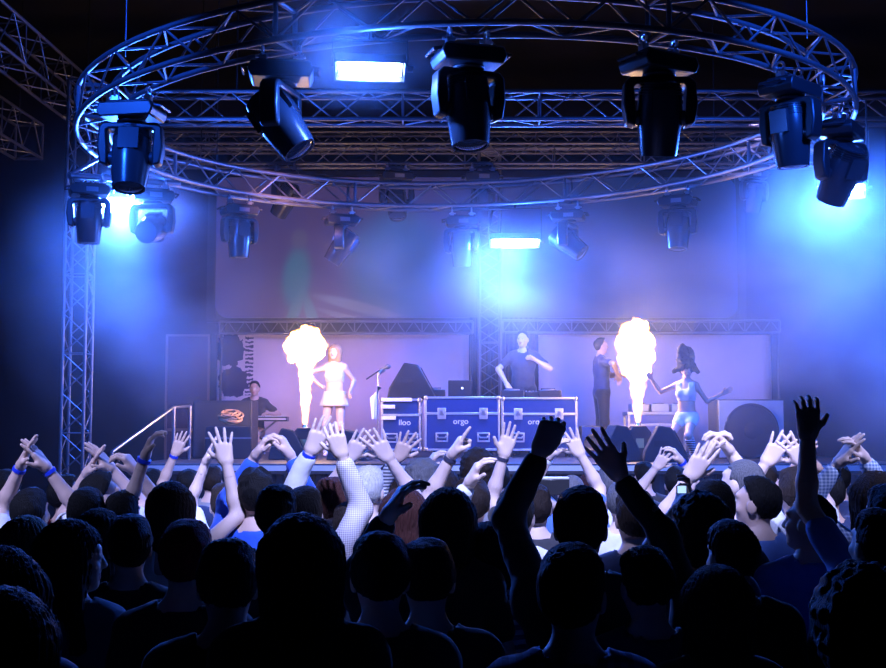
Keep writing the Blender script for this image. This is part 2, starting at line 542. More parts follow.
# ------------------------------------------------------------------ moving head lights
def make_moving_head():
    root = empty('moving_head_light')
    for sx in (-0.13, 0.13):
        cl = MB()
        cl.path([(sx, 0.034 * math.cos(a), 0.012 + 0.034 * math.sin(a)) for a in np.linspace(-1.2, math.pi + 1.0, 12)], 0.011, n=8)
        cl.box((sx, 0, -0.045), (0.05, 0.045, 0.06))
        cl.cyl((sx - 0.04, 0, -0.03), (sx + 0.05, 0, -0.03), 0.01)
        cl.build('clamp', STEEL, root)
    b = MB()
    b.prism([(-.20, -.095), (-.225, -.15), (-.20, -.205), (.20, -.205), (.225, -.15), (.20, -.095)], -0.15, 0.15)
    b.box((0, 0, -0.085), (0.34, 0.2, 0.03))
    b.build('base', BLKM, root, 0.012)
    for sx in (-1, 1):
        h = MB(); h.path([(sx * .21, -.09, -.12), (sx * .262, -.09, -.13), (sx * .262, .09, -.13), (sx * .21, .09, -.12)], 0.011, n=8)
        h.build('carry_handle', BLKP, root)
    pnl = MB(); pnl.box((0.02, -0.153, -0.15), (0.13, 0.006, 0.05)); pnl.build('display_panel', GREYP, root)
    y = MB()
    y.cyl((0, 0, -.205), (0, 0, -.235), 0.11, n=24)
    y.prism([(-.20, -.235), (.20, -.235), (.235, -.275), (.245, -.42), (.225, -.545), (.165, -.565), (.165, -.43), (.175, -.30), (.155, -.285),
             (-.155, -.285), (-.175, -.30), (-.165, -.43), (-.165, -.565), (-.225, -.545), (-.245, -.42), (-.235, -.275)], -0.065, 0.065)
    y.build('yoke', BLKM, root, 0.014)
    hm = MB()
    hm.lathe([(0.085, .245), (.125, .225), (.14, .16), (.148, .05), (.146, -.04), (.138, -.10), (.128, -.20), (.122, -.245), (.108, -.245), (.105, -.215), (0.02, -.215)], n=28)
    hm.cyl((-.17, 0, 0), (.17, 0, 0), 0.05, n=16)
    for sx in (-1, 1):
        hm.box((0, sx * .137, .10), (.15, .035, .17))
    hd = hm.build('head', BLKP, root, loc=(0, 0, -0.50))
    l = MB(); l.lathe([(0.112, -.222), (.11, -.236), (.07, -.248), (.02, -.252)], n=28); l.build('lens', LENS, hd)
    fn = MB()
    for i in range(5): fn.cyl((0, 0, .15 + i * .018), (0, 0, .158 + i * .018), .147 - .003 * i, n=24)
    fn.build('cooling_fin', BLKM, hd)
    return root


MH = make_moving_head()
mh_used = False


def moving_head(loc, rz, pan, tilt, label, group, s=1.0):
    global mh_used
    o = MH if not mh_used else copy_tree(MH)
    mh_used = True
    o.location = loc; o.rotation_euler = (0, 0, rz); o.scale = (s, s, s)
    tag(o, label, 'stage light', group)
    for c in o.children:
        if c.name.startswith('yoke'): c.rotation_euler = (0, 0, pan)
        if c.name.startswith('head'): c.rotation_euler = (tilt, 0, pan)
    return o


def on_ring(px, py, near=True, inner=False):
    """point under the ring's lower chords at the side of the photo pixel column"""
    best = None
    for k in range(720):
        a = 2 * math.pi * k / 720
        p = RC + ring_pt(a, RR, -RT)
        if (p.y < RC.y) != near: continue
        u = 443 + FPX * p.x / (p.y * _cp + (p.z - 2) * _sp)
        if best is None or abs(u - px) < best[0]: best = (abs(u - px), p, a)
    return best[1] + Vector((0, 0, -0.055)), best[2]


G1 = 'moving head lights on the near half of the ring truss'
G2 = 'moving head lights on the far half of the ring truss'
G3 = 'moving head lights on the cross trusses'
D = math.radians
for px, near, s, pan, tilt, label, g in (
        (468, True, 1.12, D(4), D(8), 'big black moving head light on the near ring, head hanging straight down in the middle', G1),
        (283, True, 1.10, D(70), D(36), 'moving head light on the near ring, head swung out, flank lit white', G1),
        (657, True, 1.15, D(150), D(16), 'nearly black moving head light on the near ring with amber glint under its base', G1),
        (790, True, 1.08, D(88), D(6), 'narrow black moving head light seen edge on beside the bright smoke', G1),
        (852, True, 1.15, D(-34), D(-34), 'moving head light with white-edged yoke in front of the bright smoke', G1),
        (133, True, 1.12, D(12), D(14), 'unlit moving head light on the near ring above the dazzling side strobe', G1),
        (240, False, 0.98, D(8), D(0), 'dim blue moving head light hanging straight down, nearest the stage rail on the far ring', G2),
        (342, False, 0.98, D(70), D(34), 'moving head light on the far ring with amber lit base and tilted head', G2),
        (462, False, 1.0, D(-12), D(6), 'moving head light on the far ring with one flank lit white by the strobe', G2),
        (569, False, 1.0, D(76), D(-52), 'moving head light tilted sideways in the bright smoke just past the far strobe', G2),
        (678, False, 1.0, D(5), D(-8), 'moving head light veiled in blue haze above the dancer with flying hair', G2)):
    p, a = on_ring(px, 0, near)
    rz = (a + math.pi / 2 if near else a - math.pi / 2) * 0.55
    moving_head(p, rz, pan, tilt, label, g, s)
moving_head(at(90, 178, 12.7), 0.34, D(-10), D(0), 'dark moving head light silhouetted before the blue glow of the side strobe', G2, 0.92)
moving_head(at(153, 183, 13.3), 0.34, D(-22), D(-72), 'moving head light turned face on right beside the dazzling side strobe', G2, 1.0)
moving_head((at(397, 165, 18.0).x, 17.855, 5.80), 0.2, D(0), D(-28), 'moving head light behind the far ring with two amber glints on its head', G3, 1.05)
moving_head((at(287, 165, 18.0).x, 17.855, 5.80), -0.1, D(60), D(38), 'dim purple moving head light behind the far ring, near the teal dancer on the screen', G3, 1.0)
moving_head((at(482, 150, 18.0).x, 17.855, 5.80), 0.0, D(90), D(4), 'dark moving head light hanging above the far strobe from the cross truss', G3, 1.15)
moving_head((at(752, 215, 18.0).x, 17.855, 5.80), 0.0, D(20), D(14), 'small hazy moving head light on the cross truss beyond the ring end', G3, 0.9)
# outrigger arm that carries the two fixtures outside the ring
orm = MB()
qd = (at(153, 183, 13.3) - at(90, 178, 12.7)).normalized(); q0 = at(90, 178, 12.7) - qd * .25 + Vector((0, 0, .012)); q1 = at(153, 183, 13.3) + qd * .35 + Vector((0, 0, .012))
orm.cyl(q0, q1, 0.034, n=10); orm.cyl(q1, RC + ring_pt(2.85, RR, -RT), 0.02, n=8); orm.cyl(q0, RC + ring_pt(3.12, RR, -RT), 0.02, n=8)
tag(orm.build('outrigger_pipe', ALU), 'short pipe bracketed out from the ring carrying the side strobe', 'pipe')

# ------------------------------------------------------------------ strobes
BLUE = (0.03, 0.145, 1.0)


def strobe(loc, rz, pitch, label, energy, w=0.5, tube=40.0, color=BLUE, arm=0.1, spread=math.pi, cone=None):
    root = empty('strobe_light', loc, rz, label, 'strobe light', 'strobe lights on the truss rig')
    R = Matrix.Rotation(pitch, 3, 'X')
    m = MB()
    hs = [(-.07, .06), (.07, .06), (.085, -.03), (.05, -.05), (-.05, -.05), (-.085, -.03)]
    b = MB()
    for c, s in (((0, 0.055, 0), (w, .03, .16)), ((0, 0, .085), (w, .11, .014)), ((0, 0, -.085), (w, .11, .014)), ((-w / 2, 0, 0), (.014, .12, .17)), ((w / 2, 0, 0), (.014, .12, .17))):
        b.box(R @ Vector(c), s, R)
    b.build('housing', BLKM, root, 0.004)
    refl = MB(); refl.box(R @ Vector((0, .036, 0)), (w - .03, .004, .15), R); refl.build('reflector', STEEL, root)
    t = MB(); t.cyl(R @ Vector((-w / 2 + .03, -.008, 0)), R @ Vector((w / 2 - .03, -.008, 0)), .05, n=16)
    t.build('flash_tube', mat('flash_tube_glow_%d' % int(tube), (1, 1, 1), 0.5, emit=(0.55, 0.72, 1.0), strength=tube), root)
    br = MB()
    br.path([(-w / 2 - .02, 0, 0), (-w / 2 - .02, 0, arm), (w / 2 + .02, 0, arm), (w / 2 + .02, 0, 0)], .011, n=8)
    br.cyl((0, 0, arm), (0, 0, arm + .06), .014); br.build('bracket', BLKM, root)
    kb = MB(); kb.cyl((w / 2 + .015, 0, 0), (w / 2 + .06, 0, 0), .025, n=12); kb.build('knob', GREYP, root)
    # the flash itself, just in front of the tube
    rot = Matrix.Rotation(rz, 3, 'Z') @ R
    p = Vector(loc) + rot @ Vector((0, -.075, 0)); aim = p + rot @ Vector((0, -1, 0))
    if cone:
        lamp('strobe_flash', 'SPOT', p, aim, energy, color, spot_size=cone, spot_blend=0.8, shadow_soft_size=0.07)
    else:
        lamp('strobe_flash', 'POINT', p, None, energy, color, shadow_soft_size=0.07)
    return root


pS, aS = on_ring(368, 0, True)
pm = at(370, 68, pS.y)
strobe((pm.x, pS.y, pm.z), 0.1, D(48), 'long blazing strobe hanging under the near ring beside the white-flanked moving head', 480, w=0.52, tube=60, arm=max(0.1, pS.z + 0.03 - pm.z - 0.02))
pS, aS = on_ring(515, 0, False)
pm = at(515, 241, pS.y)
strobe((pm.x, pS.y, pm.z), 0.0, D(52), 'blazing strobe under the far ring over the flight cases', 2000, w=0.66, tube=90, arm=max(0.1, pS.z + 0.03 - pm.z - 0.02))
pm = at(119, 203, 13.5)
strobe((pm.x, 13.5, pm.z), 0.5, D(35), 'dazzling strobe at the side of the ring above the dark truss tower', 2400, w=0.5, tube=90, arm=0.16)
pm = at(842, 190, 12.4)
strobe((pm.x, 12.4, pm.z), -0.35, D(38), 'strobe hidden in bright smoke behind the white-edged moving head', 2300, w=0.46, tube=60, arm=0.9)

# ------------------------------------------------------------------ flames
def flame_fields(kind):
    import random as _r
    rs = _r.Random(5 if kind == 0 else 9)
    prims = []
    if kind == 0:
        core = [((0, 0, 0), (0.01, 0, .30), .020, .042), ((0.01, 0, .30), (0, 0, .74), .042, .078), ((0, 0, .76), (-.01, 0, .98), .09, .20)]
        balls = [(-.12, .88, .10), (.10, .92, .11), (-.10, 1.02, .12), (.06, 1.06, .12), (-.17, .96, .09), (.17, .98, .09), (0, 1.13, .09), (.01, .88, .13)]
    else:
        core = [((0, 0, 0), (0, 0, .35), .020, .058), ((0, 0, .35), (-.01, 0, .72), .058, .115), ((-.01, 0, .70), (-.02, 0, 1.0), .17, .20)]
        balls = [(-.10, .80, .13), (.10, .84, .13), (-.12, .98, .12), (.10, 1.02, .12), (-.05, 1.12, .13), (.03, 1.19, .09), (-.10, 1.1, .1)]
    for x, z, r in balls:
        prims.append(((x, rs.uniform(-.09, .09), z), (x + rs.uniform(-.03, .03), rs.uniform(-.09, .09), z + .03), r, r))
    return core + prims

# ------------------------------------------------------------------ distance-field sculpting (bodies, hair, hands, flames)
class Field:
    def __init__(self, lo, hi, h):
        self.lo = np.array(lo, np.float32); self.h = h
        self.n = np.ceil((np.array(hi) - self.lo) / h).astype(int) + 1
        self.f = np.full(self.n, 1.0, np.float32)
        self.ax = [self.lo[i] + h * np.arange(self.n[i], dtype=np.float32) for i in range(3)]

    def window(self, lo, hi):
        a = np.clip(np.floor((np.array(lo) - self.lo) / self.h).astype(int), 0, self.n - 1)
        b = np.clip(np.ceil((np.array(hi) - self.lo) / self.h).astype(int) + 1, 1, self.n)
        sl = tuple(slice(a[i], b[i]) for i in range(3))
        X = self.ax[0][sl[0]][:, None, None]; Y = self.ax[1][sl[1]][None, :, None]; Z = self.ax[2][sl[2]][None, None, :]
        return sl, X, Y, Z

    def _union(self, sl, d, k):
        a = self.f[sl]
        if k <= 0: self.f[sl] = np.minimum(a, d); return
        h = np.maximum(k - np.abs(a - d), 0) / k
        self.f[sl] = np.minimum(a, d) - h * h * k * 0.25

    def cone(self, a, b, ra, rb, k=0.03):
        a = np.array(a, np.float32); b = np.array(b, np.float32)
        m = max(ra, rb) + k + 2 * self.h
        sl, X, Y, Z = self.window(np.minimum(a, b) - m, np.maximum(a, b) + m)
        ab = b - a; L = float(ab @ ab) + 1e-9
        t = np.clip(((X - a[0]) * ab[0] + (Y - a[1]) * ab[1] + (Z - a[2]) * ab[2]) / L, 0, 1)
        d = np.sqrt((X - a[0] - t * ab[0]) ** 2 + (Y - a[1] - t * ab[1]) ** 2 + (Z - a[2] - t * ab[2]) ** 2) - (ra + (rb - ra) * t)
        self._union(sl, d, k); return self

    def ell(self, c, r, k=0.03, R=None):
        c = np.array(c, np.float32); r = np.array(r, np.float32)
        m = float(r.max()) + k + 2 * self.h
        sl, X, Y, Z = self.window(c - m, c + m)
        x, y, z = X - c[0], Y - c[1], Z - c[2]
        if R is not None:
            R = np.array(R)
            x, y, z = (R[0, 0] * x + R[1, 0] * y + R[2, 0] * z, R[0, 1] * x + R[1, 1] * y + R[2, 1] * z, R[0, 2] * x + R[1, 2] * y + R[2, 2] * z)
        k0 = np.sqrt((x / r[0]) ** 2 + (y / r[1]) ** 2 + (z / r[2]) ** 2)
        k1 = np.sqrt((x / r[0] ** 2) ** 2 + (y / r[1] ** 2) ** 2 + (z / r[2] ** 2) ** 2) + 1e-6
        self._union(sl, k0 * (k0 - 1) / k1, k); return self

    def grid(self):
        return self.ax[0][:, None, None], self.ax[1][None, :, None], self.ax[2][None, None, :]

    def cut(self, d):
        self.f = np.maximum(self.f, d.astype(np.float32)); return self

    def mesh(self):
        """surface nets: one vertex per crossed cell"""
        f = self.f.copy()
        for ax in range(3):
            s = [slice(None)] * 3
            for e in (0, -1):
                s[ax] = e; f[tuple(s)] = np.maximum(f[tuple(s)], 1e-3)
        neg = f < 0
        c = [(i, j, k) for i in (0, 1) for j in (0, 1) for k in (0, 1)]
        sh = np.array(f.shape) - 1
        sub = lambda a, o: a[o[0]:o[0] + sh[0], o[1]:o[1] + sh[1], o[2]:o[2] + sh[2]]
        cnt = sum(sub(neg, o).astype(np.int8) for o in c)
        I = np.argwhere((cnt > 0) & (cnt < 8))
        if len(I) == 0: return np.zeros((0, 3)), np.zeros((0, 4), int)
        idx = np.full(tuple(sh), -1, np.int64); idx[tuple(I.T)] = np.arange(len(I))
        acc = np.zeros((len(I), 3)); num = np.zeros(len(I))
        val = {o: f[I[:, 0] + o[0], I[:, 1] + o[1], I[:, 2] + o[2]] for o in c}
        for o in c:
            for ax in range(3):
                if o[ax]: continue
                p = list(o); p[ax] = 1; p = tuple(p)
                a, b = val[o], val[p]
                m = (a < 0) != (b < 0)
                t = np.where(m, a / np.where(m, a - b, 1), 0)
                q = np.tile(np.array(o, float), (len(I), 1)); q[:, ax] = t
                acc[m] += q[m]; num[m] += 1
        V = (I + acc / num[:, None]) * self.h + self.lo
        quads = []
        for ax in range(3):
            s0 = [slice(None)] * 3; s1 = [slice(None)] * 3
            s0[ax] = slice(0, -1); s1[ax] = slice(1, None)
            E = np.argwhere(neg[tuple(s0)] != neg[tuple(s1)])
            u, v = (ax + 1) % 3, (ax + 2) % 3
            E = E[(E[:, u] > 0) & (E[:, v] > 0) & (E[:, u] < sh[u]) & (E[:, v] < sh[v])]
            flip = neg[tuple(E.T)]
            def g(du, dv):
                q = E.copy(); q[:, u] -= du; q[:, v] -= dv
                return idx[tuple(q.T)]
            Q = np.stack([g(1, 1), g(0, 1), g(0, 0), g(1, 0)], 1)
            Q[~flip] = Q[~flip][:, ::-1]
            quads.append(Q)
        Q = np.concatenate(quads)
        return V, Q[(Q >= 0).all(1)]


def mesh_from(name, V, Q, mats, mi=None):
    me = bpy.data.meshes.new(name)
    me.vertices.add(len(V)); me.vertices.foreach_set('co', np.asarray(V, np.float32).ravel())
    n = len(Q)
    me.loops.add(n * 4); me.loops.foreach_set('vertex_index', np.asarray(Q, np.int32).ravel())
    me.polygons.add(n); me.polygons.foreach_set('loop_start', np.arange(0, 4 * n, 4, dtype=np.int32))
    me.polygons.foreach_set('loop_total', np.full(n, 4, np.int32))
    for m in mats: me.materials.append(m)
    if mi is not None: me.polygons.foreach_set('material_index', np.asarray(mi, np.int32))
    me.polygons.foreach_set('use_smooth', np.ones(n, bool))
    me.update(calc_edges=True)
    return me


def link(name, me, parent=None, loc=None):
    o = bpy.data.objects.new(name, me)
    COL.objects.link(o)
    if parent is not None: o.parent = parent
    if loc is not None: o.location = loc
    return o


def noise3(X, Y, Z, s, seed=0):
    """cheap smooth pseudo noise in -1..1"""
    a, b, c = 1.3 + seed * .71, 2.1 + seed * .37, 0.7 + seed * .93
    return (np.sin(s * X + a + 1.7 * np.sin(s * .63 * Y + b)) + np.sin(s * Y + c + 1.3 * np.sin(s * .71 * Z + a)) + np.sin(s * Z * .9 + b + 1.5 * np.sin(s * .57 * X + c))) / 3


FIRE = mat('fire_core', (1, 0.8, 0.5), 1.0, emit=(1.0, 0.60, 0.26), strength=58.0)
fm = bpy.data.materials.new('fire_fringe'); fm.use_nodes = True
nt = fm.node_tree; nt.nodes.remove(nt.nodes['Principled BSDF'])
em = nt.nodes.new('ShaderNodeEmission'); em.inputs[0].default_value = (1.0, 0.42, 0.10, 1); em.inputs[1].default_value = 40.0
nt.links.new(em.outputs[0], nt.nodes['Material Output'].inputs['Volume'])


def flame(kind, loc, label):
    root = empty('flame_jet', loc, 0, label, 'flame', 'flames shooting from the stage front')
    for nm, grow, m in (('fire_core', 0.0, FIRE), ('fire_fringe', 0.022, fm)):
        F = Field((-.42, -.42, -.06), (.42, .42, 1.36), 0.02)
        for a, b, ra, rb in flame_fields(kind): F.cone(a, b, ra + grow, rb + grow, 0.04)
        X, Y, Z = F.grid()
        amp = np.clip((Z + .02) * 0.06, 0, .030)
        F.f = F.f - amp * noise3(X, Y, Z, 34, kind) - amp * 0.7 * noise3(X, Y, Z, 75, kind + 3)
        link(nm, mesh_from(nm, *F.mesh(), [m]), root)
    return root


FL = ((0, at(305, 423, 16.0), 'mushroom shaped flame jet bursting beside the white dressed dancer'),
      (1, at(638, 421, 16.0), 'tall oval flame jet bursting in front of the mixing table'))
for kind, p, lb in FL:
    flame(kind, p, lb)
    fmch = empty('flame_machine', (p.x, p.y, STAGE_Z), 0, 'black flame machine under the ' + ('mushroom shaped' if kind == 0 else 'tall oval') + ' flame', 'flame machine', 'flame machines on stage')
    hh = p.z - STAGE_Z - 0.03
    MB().prism([(-.15, 0), (-.15, hh * .75), (-.08, hh * .93), (.08, hh * .93), (.15, hh * .75), (.15, 0)], -.14, .14).build('body', BLKM, fmch, .01)
    MB().cyl((0, 0, hh * .9), (0, 0, hh + .01), .04, .03, n=16).build('nozzle', STEEL, fmch)
    MB().box((0, -.143, hh * .45), (.10, .006, .12)).build('label_plate', mat('dull_yellow_label', (.35, .32, .12), .6), fmch)

# ------------------------------------------------------------------ stage gear
def stage_at(px, Y):
    p = at(px, 440, Y)
    return Vector((p.x, Y, STAGE_Z))


def text_marks(parent, loc, words_, size, m):
    c = bpy.data.curves.new('lettering', 'FONT'); c.body = words_; c.size = size; c.align_x = 'CENTER'; c.extrude = 0.001
    c.materials.append(m)
    o = bpy.data.objects.new('lettering', c); COL.objects.link(o); o.parent = parent
    me = bpy.data.meshes.new_from_object(o)
    bpy.data.objects.remove(o); bpy.data.curves.remove(c)
    o = bpy.data.objects.new('lettering', me); COL.objects.link(o); o.parent = parent
    o.location = loc; o.rotation_euler = (math.pi / 2, 0, 0)
    return o


def flight_case(loc, w, h, d, label, latches, handles, lid=0.72, words_='orqo', wx=0.0):
    t = empty('flight_case', loc, 0, label, 'flight case', 'flight cases at the front of the stage')
    wh = 0.09
    MB().box((0, 0, wh + (h - wh) / 2), (w - .02, d - .02, h - wh - .01)).build('panels', CASEM, t)
    e = MB(); s = .028
    for x in (-w / 2 + s / 2, w / 2 - s / 2):
        for y in (-d / 2 + s / 2, d / 2 - s / 2): e.box((x, y, wh + (h - wh) / 2), (s, s, h - wh))
        for z in (wh + s / 2, h - s / 2, h * lid): e.box((x, 0, z), (s, d, s))
    for y in (-d / 2 + s / 2, d / 2 - s / 2):
        for z in (wh + s / 2, h - s / 2): e.box((0, y, z), (w, s, s))
        e.box((0, y, h * lid), (w, s * .9, s * 1.15))
    e.build('edging', CASEALU, t, .004)
    for sx in (-1, 1):
        for sy in (-1, 1):
            for z in (wh + .02, h - .02):
                MB().lathe([(0.012, -.034), (.03, -.022), (.036, 0), (.03, .022), (.012, .034)], Matrix.Translation((sx * (w / 2 - .018), sy * (d / 2 - .018), z)), n=12).build('ball_corner', STEEL, t)
            c = MB(); c.cyl((sx * (w / 2 - .12), sy * (d / 2 - .12), .045), (sx * (w / 2 - .12) + .03, sy * (d / 2 - .12), .045), .045, n=18)
            c.box((sx * (w / 2 - .12) + .015, sy * (d / 2 - .12), .085), (.09, .08, .012)); c.build('caster', RUBBER, t)
    for x in latches:
        l = MB(); l.box((x, -d / 2 - .004, h * lid), (.115, .012, .155)); lo = l.build('latch', CASEALU, t, .012)
        MB().prism([(x - .035, h * lid - .02), (x + .035, h * lid - .02), (x + .02, h * lid + .045), (x - .02, h * lid + .045)], -d / 2 - .022, -d / 2 - .008).build('butterfly', STEEL, lo, .003)
    for x in handles:
        hn = MB()
        for c, s2 in (((x, -d / 2 - .004, h * .33 + .055), (.17, .012, .022)), ((x, -d / 2 - .004, h * .33 - .055), (.17, .012, .022)), ((x - .075, -d / 2 - .004, h * .33), (.022, .012, .12)), ((x + .075, -d / 2 - .004, h * .33), (.022, .012, .12))): hn.box(c, s2)
        ho = hn.build('handle_dish', CASEALU, t, .004)
        MB().path([(x - .055, -d / 2 - .006, h * .33 + .015), (x - .05, -d / 2 - .03, h * .33 - .005), (x + .05, -d / 2 - .03, h * .33 - .005), (x + .055, -d / 2 - .006, h * .33 + .015)], .011, n=8).build('handle', STEEL, ho)
    text_marks(t, (wx, -d / 2 + .0085, h * .55), words_, .11, WHITEP)
    return t


CY = 17.0; CD = 0.62
def cx(px): return at(px, 428, CY).x
flight_case(((cx(381) + cx(421)) / 2, CY + CD / 2, STAGE_Z), cx(421) - cx(381), .80, CD, 'narrow flight case behind the microphone stand with taped white strips', [], [-.13, .15], words_='lloo', wx=.05)
flight_case(((cx(424.5) + cx(500)) / 2, CY + CD / 2, STAGE_Z), cx(500) - cx(424.5), .83, CD, 'wide flight case with the laptop on top', [-.28, .29], [-.28, .29], words_='orgo', wx=-.02)
flight_case(((cx(501.5) + cx(577.5)) / 2, CY + CD / 2, STAGE_Z), cx(577.5) - cx(501.5), .82, CD, 'wide flight case directly in front of the singer in the dark shirt', [-.29, .27], [-.29, .27], words_='orqo', wx=-.05)
TAPE = mat('white_gaffer_tape', (.75, .75, .78), .7)
for k, (px0, px1, z) in enumerate(((381, 412, .785), (382, 395, .69), (381.5, 396, .535))):
    x0, x1 = cx(px0), cx(px1)
    tag(MB().box(((x0 + x1) / 2, CY - .0225, STAGE_Z + z), (x1 - x0, .045, .05)).build('foam_strip', TAPE, None, .006),
        ('long pale foam strip along the top front of the narrow flight case', 'short pale foam strip by the microphone stand, upper middle one', 'pale foam strip by the microphone stand, lowest one')[k], 'foam strip')

TOP = STAGE_Z + .83
def wedge_speaker(name, loc, w, h, d, label, rz=0.0, parts_mat=BLKM):
    t = empty(name, loc, rz, label, 'speaker')
    prof = [(-.5, 0), (-.46, .30), (-.16, 1.0), (.12, .94), (.5, 0)]
    MB().prism([(x * w, z * h) for x, z in prof], -d / 2, d / 2).build('cabinet', parts_mat, t, .015)
    g = MB()
    a = Vector((.16 * w, 0, .88 * h)); b = Vector((.47 * w, 0, .10 * h)); n = Vector((b.z - a.z, 0, a.x - b.x)).normalized() * -1
    mid = (a + b) / 2; ang = math.atan2(b.z - a.z, b.x - a.x)
    R = Matrix.Rotation(-ang, 3, 'Y')
    g.box(mid + n * .006, ((b - a).length * .95, d * .86, .012), R); g.build('grille', GRILLE, t)
    hnd = MB(); hnd.box((-.1 * w, -d / 2 - .003, .5 * h), (.18, .01, .07)); hnd.build('side_handle', BLKP, t)
    return t


p = at(412.5, 392, 17.35)
wedge_speaker('wedge_speaker', (p.x, 17.33, STAGE_Z + .80), .69, .50, .5, 'large blue black wedge speaker standing on the narrow flight case')
# laptop
p = at(460, 392, 17.3)
lp = empty('laptop', (p.x, 17.30, TOP), 0, 'dark laptop standing open on the wide flight case', 'laptop')
MB().box((0, .02, .012), (.33, .23, .022)).build('keyboard_base', BLKP, lp, .004)
MB().box((0, -.115, .12), (.33, .014, .22), Matrix.Rotation(D(12), 3, 'X')).build('lid', BLKP, lp, .004)
MB().lathe([(.001, -.002), (.016, -.001), (.016, .001), (.001, .002)], Matrix.Translation((.03, -.124, .12)) @ Matrix.Rotation(D(102), 4, 'X'), n=14).build('lid_emblem', mat('lit_emblem', (1, 1, 1), emit=(.8, .9, 1), strength=1.2), lp)
# dj gear on the cases
def dj_deck(px, Y, z, label, w=.32):
    p = at(px, 392, Y)
    t = empty('media_player', (p.x, Y, z), 0, label, 'dj player', 'dj players on the stage cases')
    MB().box((0, 0, .05), (w, .36, .10)).build('body', BLKP, t, .01)
    MB().lathe([(.0, .1), (.105, .1), (.105, .116), (.09, .12), (.0, .12)], Matrix.Translation((0, -.03, 0)), n=24).build('jog_wheel', GREYP, t)
    MB().box((0, .13, .118), (.2, .08, .012), Matrix.Rotation(D(20), 3, 'X')).build('display', BLKP, t)
    return t
dj_deck(434, 17.32, TOP, 'flat dj player between the wedge speaker and the laptop')
dj_deck(512, 17.30, STAGE_Z + .82, 'flat dj player in front of the singer, nearer the truss tower')
dj_deck(549, 17.30, STAGE_Z + .82, 'flat dj player in front of the singer, nearer the case end')
p = at(531, 392, 17.32)
mx_ = empty('mixer', (p.x, 17.32, STAGE_Z + .82), 0, 'low black dj mixer between the two players in front of the singer', 'mixer')
MB().box((0, 0, .04), (.2, .34, .08)).build('body', BLKM, mx_, .008)
for i in range(4):
    for j in range(3):
        MB().cyl((-.07 + i * .047, .1 - j * .07, .08), (-.07 + i * .047, .1 - j * .07, .10), .011, n=10).build('knob', GREYP, mx_)
# microphone stand
p = stage_at(378, 16.4)
ms = empty('microphone_stand', p, 0, 'microphone boom stand beside the narrow flight case', 'microphone stand')
hz = at(378, 372, 16.4).z - STAGE_Z
MB().cyl((0, 0, .05), (0, 0, hz), .012, n=10).build('pole', STEEL, ms)
for k in range(3):
    a = k * 2.094 + .4
    MB().cyl((0, 0, .16), (.28 * math.cos(a), .28 * math.sin(a), .01), .009, n=8).build('leg', BLKM, ms)
MB().cyl((.03, 0, hz + .03), (-.15, -.1, hz - .10), .009, n=8).build('boom', BLKM, ms)
MB().cyl((.0, .02, hz - .02), (.08, .02, hz + .04), .028, n=12).build('clutch', STEEL, ms)
MB().lathe([(.012, -.09), (.018, -.01), (.03, .01), (.034, .035), (.02, .062), (.003, .068)], Matrix.Translation((.10, 0, hz + .06)) @ Matrix.Rotation(D(70), 4, 'Y'), n=14).build('microphone', GREYP, ms)
tw = MB()
tw.path([(.02, -.02, hz - .2), (-.06, -.03, hz - .35), (-.05, -.03, hz - .62)], [.03, .045, .03], n=8); tw.build('hanging_towel', WHITEP, ms)

# wedge monitors at the front
BLKD = mat('black_carpet_cover', (.014, .016, .022), .8, bump=.3, scale=150)
for k, (px, Y, w, h, rz, lb) in enumerate((
        (288, 15.9, .50, .40, 0.15, 'black stage wedge monitor with amber lit top beside the mushroom shaped flame'),
        (350, 15.6, .52, .38, -0.1, 'dark stage wedge monitor at the feet of the white dressed dancer'),
        (619, 15.1, .50, .44, 0.1, 'black wedge monitor with amber lit top between the tall flame and the dark clad man'),
        (665, 14.95, .54, .43, -0.1, 'black wedge monitor with amber lit top by the knees of the dancer with flying hair'))):
    wedge_speaker('stage_monitor', stage_at(px, Y), w, h, .45, lb, rz, BLKD)
# small speaker, big speaker
def round_speaker(name, loc, w, h, d, r, label, face, cab):
    t = empty(name, loc, 0, label, 'speaker')
    MB().box((0, 0, h / 2), (w, d, h)).build('cabinet', cab, t, .02)
    ff = MB(); ff.box((0, -d / 2 - .004, h / 2), (w - .03, .01, h - .03)); ff.build('front_panel', face, t, .004)
    ring_ = MB(); ring_.path([(r * math.cos(a), -d / 2 - .012, h * .47 + r * math.sin(a)) for a in np.linspace(0, 2 * math.pi, 41)[:-1]], .016, n=8, closed=True); ring_.build('rim', BLKP, t)
    MB().lathe([(r, .004), (r * .95, .012), (r * .3, -.0), (r * .28, .012), (.003, .025)], Matrix.Translation((0, -d / 2 - .008, h * .47)) @ Matrix.Rotation(D(90), 4, 'X'), n=36).build('cone', GRILLE, t)
    return t
round_speaker('speaker', stage_at(590.5, 17.1), .29, .43, .3, .10, 'small speaker with pale outlined front beside the end flight case', CASEM, BLKM)
round_speaker('subwoofer', stage_at(746, 16.6), .88, .775, .6, .345, 'big square subwoofer with pale front and dark round cone', mat('pale_grey_front', (.30, .36, .42), .5, vary=.1, scale=12), BLKM)
p = at(590, 424, 17.05); 
